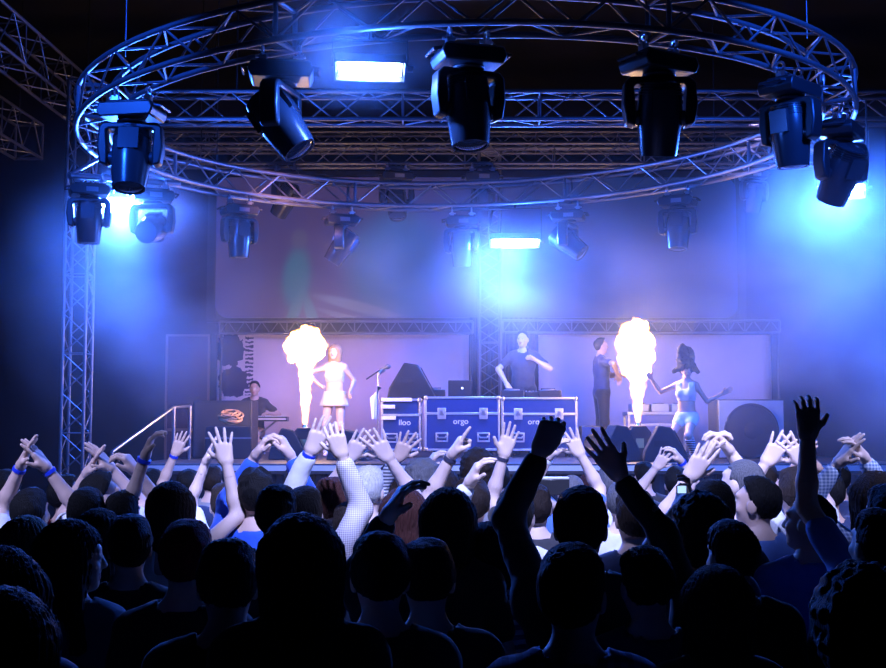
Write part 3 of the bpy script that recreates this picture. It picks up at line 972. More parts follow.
# mixing table behind the tall flame
mt = empty('mixing_table', (at(657, 428, 19.0).x, 19.0, STAGE_Z), 0, 'mixing table on a case frame behind the tall oval flame', 'table')
MB().box((0, 0, .62), (.98, .5, .05)).build('table_top', CASEALU, mt, .006)
MB().box((0, -.22, .45), (.94, .03, .035)).build('cross_bar', CASEALU, mt)
for x in (-.46, .46):
    for y in (-.22, .22): MB().box((x, y, .30), (.035, .035, .60)).build('leg', CASEALU, mt)
for i, (x, lb) in enumerate(((-.28, 'pale dj player on the mixing table nearest the dark clad man'), (.02, 'pale mixer unit in the middle of the mixing table'), (.33, 'pale dj player on the mixing table nearest the dancer with flying hair'))):
    t = empty('media_player' if i != 1 else 'mixer', (mt.location.x + x, 18.98, STAGE_Z + .645), 0, lb, 'dj gear', 'gear on the mixing table')
    MB().box((0, 0, .06), (.27, .34, .12)).build('body', CASEALU, t, .01)
    MB().lathe([(0, .12), (.09, .12), (.09, .135), (0, .14)], n=20).build('jog_wheel' if i != 1 else 'dial', GREYP, t)
# keyboard, dark cabinets, cable coil, handrail at the far wing
kb = empty('keyboard', (at(262, 428, 19.0).x - .05, 18.75, STAGE_Z), 0, 'electric keyboard on a stand in front of the seated musician', 'keyboard')
KZ = at(262, 419, 18.75).z - STAGE_Z
MB().box((0, 0, KZ), (.95, .3, .07)).build('body', BLKP, kb, .01)
kk = MB()
for i in range(36): kk.box((-.42 + i * .024, .06, KZ + .04), (.021, .14, .012))
kk.build('keys', WHITEP, kb)
MB().box((0, -.152, KZ), (.93, .006, .03)).build('front_strip', mat('pale_strip', (.6, .5, .45), .5), kb)
for s in (-1, 1): MB().cyl((s * .3, 0, KZ - .03), (-s * .3, 0, .02), .014, n=8).build('leg', STEEL, kb)
dc = empty('side_fill_cabinet', (at(226, 428, 17.0).x, 17.0, STAGE_Z), 0, 'tall black side fill cabinet beside the stage rail', 'speaker')
dcw = at(255, 428, 17.0).x - at(197, 428, 17.0).x
MB().box((0, 0, .385), (dcw, .6, .77)).build('cabinet', BLKM, dc, .012)
MB().box((0, -.306, .385), (dcw - .06, .014, .70)).build('grille', GRILLE, dc)
cc = empty('equipment_case', (at(231, 428, 16.3).x, 16.3, STAGE_Z), 0, 'low black case with the coiled cables on it', 'case')
MB().box((0, 0, .21), (.6, .4, .42)).build('body', BLKM, cc, .01)
MB().box((0, -.204, .27), (.6, .01, .02)).build('edging', GREYP, cc)
co = MB(); rr = random.Random(3)
for k in range(9):
    r0 = .10 + .022 * rr.random(); ph = rr.random() * 6; tx, ty = rr.uniform(-.5, .5), rr.uniform(.5, 1.3)
    M_ = Matrix.Translation((rr.uniform(-.08, .08), 0, .10 + .012 * k)) @ Euler((ty * .5, tx * .5, 0)).to_matrix().to_4x4()
    co.path([M_ @ Vector((r0 * math.cos(a), r0 * .9 * math.sin(a), 0)) for a in np.linspace(ph, ph + 6.1, 22)], .013, n=6)
tag(co.build('cable_coil', mat('amber_cable', (.45, .22, .08), .5), None, loc=cc.location + Vector((0, -.02, .40))), 'tangled coil of amber cable on the low black case', 'cable')
hr = empty('handrail', (0, 0, 0), 0, 'pale metal handrail of the stairs up to the stage wing', 'handrail')
Y0 = 15.6
ra, rb_, rc_ = at(112, 452, 14.6), at(174, 407, Y0), at(190, 406, Y0 + .5)
MB().path([ra, rb_, rc_], .02, n=10).build('top_rail', STEEL, hr)
for q in (rb_, rc_): MB().cyl(q, (q.x, q.y, STAGE_Z), .022, n=10).build('post', STEEL, hr)
MB().cyl(ra, (ra.x, ra.y, 0), .022, n=10).build('post', STEEL, hr)
stp = empty('stage_stairs', (at(150, 440, 15.3).x - .24, 15.6, 0), 0, 'dark stairs beside the stage wing under the handrail', 'stairs')
for k in range(6):
    MB().box((-1.05 + .21 * k + .1, 0.1, .13 + .245 * k), (.26, .9, .05)).build('tread', DECKM, stp)
for y in (-.32, .52):
    MB().prism([(-1.1, 0), (-1.0, .12), (.25, 1.55), (.25, 1.3), (-.85, 0)], y - .02, y + .02).build('stringer', BLKM, stp)
DO_PEOPLE = True

# ------------------------------------------------------------------ people
SKIN = [mat('skin_light', (.72, .50, .42), .55, bump=.05, scale=180, vary=.06), mat('skin_tan', (.58, .37, .28), .55, bump=.05, scale=180, vary=.06), mat('skin_fair', (.78, .58, .50), .55, bump=.05, scale=180, vary=.06)]
EYE = mat('eye', (.75, .75, .75), .15)
IRIS = mat('iris', (.03, .025, .02), .1)
LIP = mat('lips', (.5, .2, .2), .4)


def hairmat(n, c): return mat('hair_' + n, c, .7, bump=.9, scale=44, vary=.7, stretch=(5, 5, .5), spec=.22)
HAIR = {n: hairmat(n, c) for n, c in dict(black=(.006, .006, .008), brown=(.024, .016, .014), red=(.22, .012, .02), auburn=(.045, .014, .012), blond=(.36, .26, .16), white=(.62, .58, .56), grey=(.13, .13, .15)).items()}


def cloth(n, c, vary=.12): return mat('cloth_' + n, c, .88, bump=.35, scale=22, vary=vary, sheen=.2)
CL = {n: cloth(n, c) for n, c in dict(black=(.012, .012, .015), charcoal=(.04, .04, .05), white=(.78, .78, .80), blue=(.07, .16, .46), navy=(.02, .035, .10), red=(.55, .03, .06), yellow=(.75, .42, .03), grey=(.28, .28, .32), teal=(.03, .10, .16), royal=(.02, .10, .60), denim=(.05, .09, .20), maroon=(.14, .02, .03)).items()}
CL['stripe'] = stripes('cloth_stripe', (.03, .08, .22), (.45, .62, .85), 7.5, 'Z')
CL['thinstripe'] = stripes('cloth_thin_stripe', (.10, .11, .16), (.70, .70, .74), 16, 'Z')
CL['plaid'] = stripes('cloth_plaid', (.02, .04, .12), (.10, .17, .40), 9, 'Z', second='X')
CL['lace'] = stripes('cloth_lace', (.42, .34, .42), (.82, .80, .84), 34, 'Z', second='X', cut=.4)
CL['print'] = stripes('cloth_print', (.14, .22, .40), (.62, .70, .85), 20, 'Z', second='X', cut=.6)
BAND = {'blue': mat('band_blue', (.02, .06, .75), .4), 'white': mat('band_white', (.8, .8, .8), .5), 'dark': mat('band_dark', (.05, .05, .09), .4)}

_HAND = {}


def hand_mesh(pose, h=.0048):
    """left hand: wrist at the origin, fingers up +Z, palm facing +Y, thumb on +X"""
    if (pose, h) in _HAND: return _HAND[(pose, h)]
    P = dict(open=(.10, [.10, .08, .08, .12], 1.0), spread=(.22, [.05, .04, .04, .06], 1.25), relaxed=(.06, [.45, .5, .55, .6], .75),
             point=(.03, [.05, 1.45, 1.5, 1.5], .35), fist=(.02, [1.45, 1.5, 1.5, 1.45], .2), grip=(.04, [.75, .8, .85, .9], .55), claw=(.12, [.5, .55, .5, .45], 1.1))[pose]
    splay, curls, tho = P
    F = Field((-.14, -.07, -.08), (.15, .13, .25), h)
    F.cone((0, 0, -.07), (0, 0, .005), .031, .026, .01)
    kn = []
    for i, x in enumerate((.034, .0115, -.0115, -.033)):
        b = np.array((x * (1 + splay * .25), 0, (.096, .100, .095, .085)[i])); kn.append(b)
        F.cone((x * .55, 0, .012), b, .0185, .0128, .018)
    F.cone((.02, .004, .02), (.034, .006, .05), .018, .014, .018)
    for i, b in enumerate(kn):
        L = np.array((.041, .026, .021)) * (.95, 1.05, .98, .78)[i]
        r = (.0098, .0102, .0098, .0086)[i]
        sp = splay * (1.5, .45, -.5, -1.5)[i]; ang = 0.0; p = b
        for j in range(3):
            ang += curls[i] * (.9, 1.0, .7)[j]
            d = np.array((math.sin(sp) * math.cos(ang), math.sin(ang), math.cos(sp) * math.cos(ang)))
            q = p + d * L[j]
            F.cone(p, q, r * (1 - .07 * j), r * (.93 - .09 * j), .004); p = q
    a = np.array((.026, .006, .03)); d = np.array((.80 * tho, .30, .62)); d /= np.linalg.norm(d); b = a + d * .046
    if tho < .5: d2 = np.array((-.55, .62, .5))
    else: d2 = np.array((.5 * tho, .28, .8))
    d2 /= np.linalg.norm(d2)
    F.cone(a, b, .0165, .0125, .012); F.cone(b, b + d2 * .036, .0125, .0098, .004)
    _HAND[(pose, h)] = F.mesh(); return _HAND[(pose, h)]


_HEAD = {}


def head_mesh(fem, h):
    if (fem, h) in _HEAD: return _HEAD[(fem, h)]
    F = Field((-.12, -.14, 1.46), (.12, .16, 1.80), h)
    F.cone((0, -.012, 1.46), (0, .0, 1.60), .056 - .008 * fem, .052 - .006 * fem, .02)
    F.ell((0, -.008, 1.662), (.074, .096, .096), .02)
    F.ell((0, .030, 1.612), (.057, .062, .066), .03)
    F.ell((0, .066, 1.562), (.024, .022, .018), .03)                       # chin
    F.ell((0, .074, 1.690), (.052, .018, .014), .02)                        # brow
    for s in (-1, 1):
        F.ell((s * .040, .066, 1.628), (.020, .018, .018), .02)             # cheek
        F.ell((s * .077, -.004, 1.640), (.011, .026, .034), .008)           # ear
        F.ell((s * .029, .080, 1.662), (.0135, .0125, .011), .0)            # eye ball
    F.cone((0, .084, 1.672), (0, .104, 1.632), .009, .013, .012)            # nose
    for s in (-1, 1): F.ell((s * .011, .098, 1.628), (.009, .010, .008), .006)
    F.ell((0, .084, 1.598), (.024, .012, .0065), .004); F.ell((0, .083, 1.587), (.020, .012, .0065), .004)
    V, Q = F.mesh()
    C = V[Q].mean(1); mi = np.zeros(len(Q), int)
    for s in (-1, 1):
        d = C - np.array((s * .029, .080, 1.662)); e = (d / np.array((.0140, .0130, .0115))); m = ((e ** 2).sum(1) < 1.12) & (C[:, 1] > .083); mi[m] = 1
        mi[m & (np.hypot(d[:, 0], d[:, 2]) < .0062)] = 2
    m = (np.abs(C[:, 0]) < .024) & (C[:, 2] > 1.580) & (C[:, 2] < 1.605) & (C[:, 1] > .088); mi[m] = 3
    _HEAD[(fem, h)] = (V, Q, mi); return _HEAD[(fem, h)]


def head_rot(hy, hp):
    return np.array(Euler((math.radians(hp), 0, math.radians(hy)), 'XYZ').to_matrix())
PIV = np.array((0, -.01, 1.54))


def hair_mesh(style, h, seed):
    lo, hi = (-.24, -.28, 1.16), (.24, .24, 1.86)
    if style in ('short', 'buzz', 'spiky'): lo, hi = (-.13, -.15, 1.52), (.13, .15, 1.82)
    if style in ('curly', 'bob'): lo, hi = (-.18, -.2, 1.42), (.18, .17, 1.84)
    if style == 'wild': lo, hi = (-.30, -.30, 1.5), (.30, .3, 2.1)
    F = Field(lo, hi, h); X, Y, Z = F.grid()
    face = np.minimum(Y - .054 - .35 * np.maximum(Z - 1.66, 0), 1.712 - Z + 0 * X)
    ear = .036 - np.sqrt((Y - .012) ** 2 + (Z - 1.635) ** 2) + 0 * X
    ang = np.arctan2(X + 1e-6, Y + .01)
    st = np.sin(ang * 34 + 3 * np.sin(Z * 24 + seed) + seed) * .5 + np.sin(ang * 57 + 2.2 * np.sin(Z * 31) + seed * 2) * .5
    if style == 'buzz':
        F.ell((0, -.010, 1.668), (.0795, .100, .100), 0); F.cut(np.minimum(Y - .030, 1.715 - Z + 0 * X)); F.cut(1.60 - Z + 0 * X); F.cut(ear)
    elif style in ('short', 'spiky'):
        F.ell((0, -.012, 1.672), (.088, .108, .104), 0); F.ell((0, .02, 1.735), (.07, .075, .045), .03)
        F.cut(face); F.cut(np.maximum(1.585 - Z, (1.63 - Z) - (-.02 - Y) * 2)); F.cut(ear)
        F.f = F.f - st * .0032 - (.010 * noise3(X, Y, Z, 85, seed) * (Z > 1.70) if style == 'spiky' else .004 * noise3(X, Y, Z, 60, seed))
    elif style == 'curly':
        F.ell((0, -.018, 1.682), (.112, .128, .122), 0); F.ell((0, -.05, 1.60), (.10, .08, .09), .05); F.cut(face - .004)
        F.f = F.f - .007 * noise3(X, Y, Z, 95, seed) - .007 * noise3(X, Y, Z, 190, seed + 2)
    elif style == 'bob':
        F.ell((0, -.014, 1.676), (.098, .116, .110), 0); F.cone((0, -.03, 1.65), (0, -.042, 1.54), .104, .098, .05)
        for s in (-1, 1): F.cone((s * .070, .0, 1.68), (s * .078, .005, 1.52), .032, .030, .04)
        F.cut(np.maximum(face, 0) * 1.0 + np.where(face > 0, 0, face)); F.cut(1.465 + .012 * np.sin(ang * 9 + seed) - Z)
        F.f = F.f - st * .0045
    elif style == 'long':
        F.ell((0, -.014, 1.676), (.096, .116, .110), 0); F.cone((0, -.04, 1.66), (0, -.085, 1.42), .104, .098, .05)
        F.cone((-.03, -.10, 1.46), (-.04, -.125, 1.24), .085, .050, .05); F.cone((.03, -.10, 1.46), (.045, -.125, 1.22), .085, .045, .05)
        for s in (-1, 1): F.cone((s * .074, .0, 1.68), (s * .105, .02, 1.36), .032, .030, .04)
        F.cut(face); F.f = F.f - st * .0055 - .008 * noise3(X, Y, Z, 30, seed)
    elif style == 'wild':
        F.ell((0, -.025, 1.695), (.112, .125, .120), 0); F.ell((.02, -.05, 1.83), (.135, .115, .14), .08); F.ell((.06, -.06, 1.97), (.075, .075, .11), .08); F.ell((-.05, -.05, 1.92), (.06, .06, .09), .06)
        for s in (-1, 1): F.cone((s * .08, -.02, 1.72), (s * .19, -.07, 1.62), .055, .028, .05)
        F.cut(face - .01); F.f = F.f - st * .005 - .014 * noise3(X, Y, Z, 48, seed) - .007 * noise3(X, Y, Z, 110, seed)
    return F.mesh()


_LEGS = {}
STAND = {s: ((s * .090, 0, .93), (s * .100, .015, .50), (s * .105, -.025, .085)) for s in (-1, 1)}


def leg_prims(F, legs, g=0.0, k=.03, foot=False):
    for s in (-1, 1):
        hp, kn, an = (np.array(p) for p in legs[s])
        F.cone(hp, kn, .088 + g, .056 + g, k); m = kn * .62 + an * .38 + np.array((0, -.012, 0))
        F.cone(kn, m, .054 + g, .055 + g, k); F.cone(m, an, .055 + g, .038 + g, k)
        if foot: F.cone(an + np.array((0, -.02, -.045)), an + np.array((0, .13, -.055)), .036, .028, k)


def torso_prims(F, fem, g=0.0, k=.05, hi=True):
    w = .90 if fem else 1.0
    F.ell((0, 0, .955), (.165 + g, .115 + g, .12 + g), k)
    F.ell((0, .005, 1.10), ((.135 if fem else .152) + g, .098 + g, .15), k)
    F.ell((0, .0, 1.285), (.163 * w + g, .112 + g, .17 + g), k)
    F.cone((-.150 * w, -.01, 1.405), (.150 * w, -.01, 1.405), .060 + g, .060 + g, k)
    F.cone((0, -.02, 1.40), (0, -.012, 1.50), .075 + g, .056 + g, k)
    for s in (-1, 1): F.cone((s * .03, -.025, 1.485), (s * .155 * w, -.012, 1.43), .042 + g * .7, .045 + g, .04)
    if fem:
        for s in (-1, 1): F.ell((s * .072, .085, 1.285), (.062 + g, .058 + g, .062 + g), .03)


def solve_arm(S, W, hint, L1=.295, L2=.262):
    S, W = np.array(S, float), np.array(W, float); d = W - S; n = np.linalg.norm(d)
    miss = max(0.0, n - (L1 + L2 - .004))
    if miss > 0: d *= (L1 + L2 - .004) / n; n = L1 + L2 - .004; W = S + d
    u = d / n; a = (L1 ** 2 - L2 ** 2 + n * n) / (2 * n); hgt = math.sqrt(max(L1 ** 2 - a * a, 0))
    hn = np.array(hint, float); hn -= u * (hn @ u); hn /= np.linalg.norm(hn) + 1e-9
    return S + u * a + hn * hgt, W, miss


SHARED = {}


def lower_clothes(root, trouser, shoe=None):
    """standing trousers and shoes: one shared mesh each"""
    if 'trousers' not in SHARED:
        F = Field((-.26, -.2, .03), (.26, .2, 1.05), .02); torso = F
        F.ell((0, 0, .95), (.178, .128, .115), .05); leg_prims(F, STAND, .016, .04)
        X, Y, Z = F.grid(); F.cut(Z - 1.0 + 0 * X); F.cut(.07 - Z + 0 * X)
        SHARED['trousers'] = F.mesh()
        F = Field((-.24, -.16, -.01), (.24, .22, .16), .014)
        for s in (-1, 1):
            F.cone((s * .105, -.045, .05), (s * .115, .12, .038), .048, .040, .03); F.cone((s * .105, -.03, .05), (s * .105, -.028, .12), .046, .048, .03)
        X, Y, Z = F.grid(); F.cut(0.0 - Z + 0 * X); SHARED['shoes'] = F.mesh()
    for key, m in (('trousers', trouser), ('shoes', shoe or RUBBER)):
        kk = (key, m.name)
        if kk not in SHARED: SHARED[kk] = mesh_from(key, *SHARED[key], [m])
        link(key, SHARED[kk], root)


MISSES = []


def person(label, top, base_z, yaw=0, hair='short', hc='black', shirt='black', sleeve='short', trousers='denim', arms=None, hy=0, hp=0,
           skin=0, fem=0, near=False, group=None, legs=None, band=None, full=False, crop=None, neck=1.50, bottoms=None, lean=None, prop=None, seed=None):
    """top: world point of the crown of the head. arms: local side -> (world point of the palm, hand pose, palm direction in world, elbow hint local)"""
    seed = seed if seed is not None else len(MISSES) * 1.37
    s = (top.z - base_z) / (1.775 if hair != 'wild' else 1.80)
    base = Vector((top.x, top.y, base_z)); ry = math.radians(yaw)
    root = empty('person', base, ry, label, 'person', group); root.scale = (s, s, s)
    Ri = np.array(Matrix.Rotation(-ry, 3, 'Z')); toL = lambda w: Ri @ np.array(Vector(w) - base) / s
    arms = dict(arms or {})
    J = {}
    for sd in (-1, 1):
        w = .90 if fem else 1.0
        S = np.array((sd * .172 * w, -.01, 1.405))
        if sd in arms:
            T, pose, pd, hint = arms[sd]
            T = toL(T); pd = Ri @ np.array(pd, float); pd /= np.linalg.norm(pd)
            up = max(0.0, min(1.0, (T[2] - 1.35) / .5)); S = S + np.array((-sd * .02, .0, .055)) * up
            hint = (sd * .55, .55, -.6) if hint is None else hint
            W = T - .085 * (T - S) / np.linalg.norm(T - S)
            for _ in range(3):
                E, W2, ms = solve_arm(S, W, hint); u = (W2 - E) / np.linalg.norm(W2 - E); W = T - .085 * u
            E, W, ms = solve_arm(S, W, hint)
            J[sd] = (S, E, W, pose, pd)
            if ms > .03: MISSES.append('%s arm %d short by %.2f' % (label[:40], sd, ms * s))
        else:
            J[sd] = (S, np.array((sd * .235, -.02, 1.125)), np.array((sd * .225, .075, .885)), 'relaxed', np.array((-sd, .0, .0)))
    MISSES.append('') if seed is not None else None
    h = .0145 if near else .018
    if full: h = .014
    pts = np.array([p for j in J.values() for p in j[:3]])
    zlo = 0.0 if (full or legs) else .84
    lo = np.minimum(pts.min(0), (-.24, -.17, zlo)) - .09; hi = np.maximum(pts.max(0), (.24, .2, 1.62)) + .09
    lg = legs or STAND
    if full or legs:
        lp = np.array([p for q in lg.values() for p in q]); lo = np.minimum(lo, lp.min(0) - .16); hi = np.maximum(hi, lp.max(0) + .2)
    F = Field(lo, hi, h)
    torso_prims(F, fem)
    F.cone((0, -.015, 1.45), (0, -.005, 1.60), .056, .050, .03); F.ell((0, -.006, 1.655), (.066, .086, .086), .03)
    if full or legs: leg_prims(F, lg, 0, .04, True)
    for sd, (S, E, W, pose, pd) in J.items():
        F.cone(S, E, .050 - .006 * fem, .040 - .005 * fem, .035); m = E * .68 + W * .32
        F.cone(E, m, .039 - .005 * fem, .040 - .006 * fem, .02); F.cone(m, W, .040 - .006 * fem, .0285 - .002 * fem, .02)
    V, Q = F.mesh(); Vs, Qs, Ms = [V], [Q], [np.zeros(len(Q), int)]; nv = len(V)
    HR = head_rot(hy, hp)
    v, q, mi = head_mesh(fem, .0075 if (near or full) else .011)
    v = (v - PIV) @ HR.T + PIV; Vs.append(v); Qs.append(q + nv); Ms.append(mi); nv += len(v)
    for sd, (S, E, W, pose, pd) in J.items():
        z = (W - E) / np.linalg.norm(W - E); y = pd - z * (pd @ z); y /= np.linalg.norm(y) + 1e-9; x = np.cross(y, z)
        v, q = hand_mesh(pose, .0048 if (near or full or sd in arms) else .008)
        v = v.copy(); sc_ = .93 if fem else 1.0
        if sd > 0: v[:, 0] *= -1; q = q[:, ::-1]
        v = v * sc_ @ np.stack([x, y, z]) + W; Vs.append(v); Qs.append(q + nv); Ms.append(np.zeros(len(q), int)); nv += len(v)
    link('body', mesh_from('body', np.concatenate(Vs), np.concatenate(Qs), [SKIN[skin], EYE, IRIS, LIP], np.concatenate(Ms)), root)
    # hair
    if hair != 'bald':
        v, q = hair_mesh(hair, (.0065 if near else .0095), seed)
        link('hair', mesh_from('hair', (v - PIV) @ HR.T + PIV, q, [HAIR[hc]]), root)
    # shirt
    hs = .0145 if near else .018
    F = Field(np.minimum(lo, (lo[0], lo[1], .8)), hi, hs)
    torso_prims(F, fem, .016)
    for sd, (S, E, W, pose, pd) in J.items():
        if sleeve == 'none': F.cone(S, S * .8 + E * .2, .058, .054, .03)
        elif sleeve == 'short': F.cone(S, S * .35 + E * .65, .059, .056, .04)
        else:
            F.cone(S, E, .059, .053, .04); F.cone(E, E * .18 + W * .82, .052, .043, .03)
    X, Y, Z = F.grid()
    F.f = F.f - .0055 * noise3(X, Y, Z * .6, 38, seed) - .003 * noise3(X, Y, Z, 80, seed + 1)
    F.cut((crop if crop else .90) - Z + 0 * X)
    if sleeve == 'none':
        F.cut(np.abs(X) - .150 + 0 * Z); F.cut(np.minimum(Z - 1.36, .055 - np.abs(X)) + 0 * Y); F.cut(Z - 1.47 + 0 * X)
    else:
        # neckline: only the ring round the neck is open
        F.cut(np.minimum(Z - (neck - .03) + .25 * Y, .085 - np.sqrt(X ** 2 + (Y + .01) ** 2)))
    link('top' if sleeve == 'none' else 'shirt', mesh_from('shirt', *F.mesh(), [CL[shirt]]), root)
    if band:
        for sd, c in band.items():
            S, E, W, pose, pd = J[sd]; u = (W - E) / np.linalg.norm(W - E); p0 = W - u * .022
            MB().lathe([(.031, -.010), (.0345, -.009), (.0345, .009), (.031, .010)], Matrix.Translation(p0) @ Vector(u).to_track_quat('Z', 'Y').to_matrix().to_4x4(), n=16).build('wristband', BAND[c], root)
    if legs is None and not full: lower_clothes(root, CL[trousers])
    return root, J, s


def palm_dir(c):
    return {'F': (0, 1, .1), 'B': (0, -1, .1), 'R': (1, 0, 0), 'L': (-1, 0, 0)}[c]


def crowd(label, px, py, Y, arms=(), **kw):
    """one person of the audience; arms: (side, px, py, depth, pose, palm, band)"""
    A, bands = {}, {}
    rq = random.Random(int(px * 7 + Y * 100))
    kw.setdefault('hy', rq.uniform(-24, 24)); kw.setdefault('hp', rq.uniform(-7, 9))
    for a in arms:
        sd = -1 if a[0] == 'L' else 1
        A[sd] = (at(a[1], a[2], a[3]), a[4], palm_dir(a[5]), a[7] if len(a) > 7 else None)
        if len(a) > 6 and a[6]: bands[sd] = a[6]
    return person(label, at(px, py, Y), 0.0, arms=A, band=bands, near=Y < 6, **kw)


if DO_PEOPLE:
    # ---- nearest row, dark against the stage
    crowd('person with long dark hair and teal sheen in profile, pale streak down the hair', 72, 524, 4.2, hair='long', hc='black', shirt='teal', hy=-72, fem=1)
    crowd('person with brown edged long hair cut off by the picture side, beside the teal one', 6, 552, 3.2, hair='long', hc='brown', shirt='navy', fem=1)
    crowd('person nearest the camera at the lower corner, only a dark crown showing', 6, 590, 2.5, hair='bob', hc='black', shirt='black', fem=1)
    crowd('person with smooth brown bob behind the long haired profile', 99, 511, 4.9, hair='bob', hc='brown', shirt='charcoal', fem=1)
    crowd('person in black with short black hair and bluish collar glint', 131, 516, 4.7, hair='short', hc='black', shirt='black', sleeve='long')
    crowd('person with red hair glowing over a dark head', 186, 522, 4.0, hair='short', hc='red', shirt='black')
    crowd('person with plain black head directly before the red haired one', 229, 541, 3.4, hair='short', hc='black', shirt='black', sleeve='long')
    crowd('person with biggest black head and teal sheen over the brow of hair', 302, 516, 3.3, hair='bob', hc='black', shirt='black', sleeve='long')
    crowd('person with round black head below the white blond one', 381, 534, 3.5, hair='short', hc='black', shirt='black')
    crowd('person with grey sheen on a rounded brown head behind the biggest black head', 351, 503, 5.6, hair='short', hc='brown', shirt='denim')
    crowd('person with black bob in the middle, standing before the yellow shirt', 448, 490, 4.9, hair='bob', hc='black', shirt='black', fem=1)
    crowd('person all in black lifting one dark forearm in front of the flight cases', 428, 540, 3.7, arms=[('L', 401, 494, 3.8, 'relaxed', 'R')], hair='short', hc='black', shirt='black', sleeve='long')
    crowd('person with dark bob and blue striped shirt', 489, 524, 5.0, hair='bob', hc='black', shirt='stripe', fem=1)
    crowd('person thrusting a black silhouetted fist up before the end flight case', 580, 489, 4.1, arms=[('L', 552, 428, 4.2, 'fist', 'F')], hair='short', hc='black', shirt='black', sleeve='long')
    crowd('person in dark blue plaid shirt with the largest shoulders at the bottom', 572, 546, 3.1, hair='short', hc='black', shirt='plaid', sleeve='long')
    crowd('person stretching a black silhouetted open hand across the dark clad man', 733, 522, 4.2, arms=[('L', 606, 456, 4.35, 'open', 'F', None, (1, .1, -.7))], hair='short', hc='black', shirt='black', sleeve='long')
    crowd('person with wavy black hair holding up the lit phone', 699, 498, 4.7, arms=[('L', 689, 492, 4.95, 'grip', 'L')], hair='curly', hc='black', shirt='navy', fem=1)
    crowd('person with neat black hair in profile wearing a bright blue shirt', 757, 477, 5.75, hair='short', hc='black', shirt='blue', hy=58, sleeve='short')
    crowd('person with floppy dark hair in profile and dull blue jacket', 808, 494, 5.2, hair='short', hc='black', shirt='blue', hy=55, sleeve='long', skin=1)
    crowd('person with dark head at the picture side below the patterned sleeve', 874, 511, 4.3, hair='short', hc='black', shirt='black')
    crowd('person with curly dark hair at the lower corner under the patterned sleeve', 858, 573, 2.7, hair='curly', hc='black', shirt='teal', fem=1)
    crowd('person with greenish rim of light on a smooth dark head near the bottom', 717, 568, 3.55, hair='bob', hc='black', shirt='black', fem=1)
    crowd('person with dark hair low between the plaid shirt and the greenish rimmed head', 648, 548, 3.8, hair='short', hc='black', shirt='navy', sleeve='long')
    crowd('person with blond strands hanging over the shoulders', 27, 517, 4.7, hair='long', hc='blond', shirt='navy', fem=1)
    crowd('person with close black head just behind the brown bob', 87, 489, 5.8, hair='short', hc='black', shirt='charcoal')
    crowd('person with messy brown hair raising both pale arms, big spread hand on top', 172, 483, 5.75, arms=[('R', 223, 446, 5.95, 'spread', 'F'), ('L', 151, 440, 5.85, 'relaxed', 'R', 'blue')], hair='bob', hc='brown', shirt='white', sleeve='none', fem=1, skin=2)
    crowd('person with smooth black head in front of the camera holder', 277, 486, 5.2, hair='short', hc='black', shirt='charcoal')
    crowd('person with tilted dark red hair beside the curly grey head', 404, 489, 5.7, hair='bob', hc='auburn', shirt='maroon', fem=1)
    # ---- middle rows, lit from above
    crowd('person with white shirt whose bare arms raise a clap with blue wristbands', 33, 489, 6.0, arms=[('L', 27, 452, 6.1, 'open', 'R', 'blue'), ('R', 37, 455, 6.1, 'open', 'L', 'blue')], hair='short', hc='black', shirt='white')
    crowd('person with blue lit hair at the picture side behind the clapping blue wristbands', 5, 470, 7.0, hair='short', hc='black', shirt='navy')
    crowd('person in red shirt seen in profile beside the truss tower foot', 66, 476, 7.4, hair='short', hc='black', shirt='red', hy=-65, skin=1)
    crowd('person with dark cap of hair and white collar clapping in profile', 101, 473, 6.3, arms=[('L', 94, 461, 6.45, 'open', 'R'), ('R', 101, 457, 6.45, 'open', 'L')], hair='short', hc='black', shirt='white', hy=-60)
    crowd('person raising one curled hand next to the clapping white collar', 124, 492, 5.9, arms=[('R', 127, 459, 6.0, 'grip', 'L')], hair='short', hc='black', shirt='grey')
    crowd('person with white top stretching one slim arm behind the big spread hand', 226, 484, 6.8, arms=[('L', 211, 449, 6.9, 'open', 'R')], hair='short', hc='brown', shirt='white', fem=1, skin=2)
    crowd('person with spiky dark hair and royal blue sleeves holding a compact camera', 256, 469, 6.0, arms=[('L', 264, 442, 6.2, 'grip', 'R'), ('R', 283, 441, 6.2, 'grip', 'L')], hair='spiky', hc='black', shirt='royal', sleeve='long')
    crowd('person lifting an open hand from a rolled white sleeve near the mushroom flame', 331, 478, 5.8, arms=[('L', 318, 436, 5.9, 'open', 'F', 'blue')], hair='short', hc='auburn', shirt='white', sleeve='long', skin=2)
    crowd('person with a lace covered arm reaching straight up below the white dressed dancer', 304, 488, 5.4, arms=[('R', 336, 438, 5.5, 'claw', 'F')], hair='short', hc='black', shirt='lace', sleeve='long', fem=1, skin=2)
    crowd('person with white blond hair holding both open hands over the head', 367, 467, 6.4, arms=[('L', 357, 446, 6.5, 'open', 'F'), ('R', 380, 446, 6.5, 'spread', 'F')], hair='short', hc='white', shirt='navy', skin=2)
    crowd('person with curly grey hair and thin striped sleeve waving by the narrow flight case', 424, 462, 7.2, arms=[('L', 404, 447, 7.3, 'spread', 'F')], hair='curly', hc='grey', shirt='thinstripe', sleeve='long')
    crowd('person in yellow shirt pointing one finger up at the laptop case', 472, 478, 6.0, arms=[('L', 460, 441, 6.1, 'point', 'R', 'dark')], hair='short', hc='brown', shirt='yellow', skin=2)
    crowd('person raising a bent wrist next to the pointing finger', 446, 471, 7.6, arms=[('L', 434, 457, 7.7, 'relaxed', 'R')], hair='short', hc='brown', shirt='denim', skin=2)
    crowd('person with frizzy brown hair behind the yellow shirt', 478, 452, 8.0, hair='curly', hc='brown', shirt='grey')
    crowd('person with white cuffed hand held before the frizzy brown hair', 516, 489, 5.5, arms=[('L', 477, 468, 5.6, 'relaxed', 'R')], hair='short', hc='black', shirt='white', sleeve='long', skin=2)
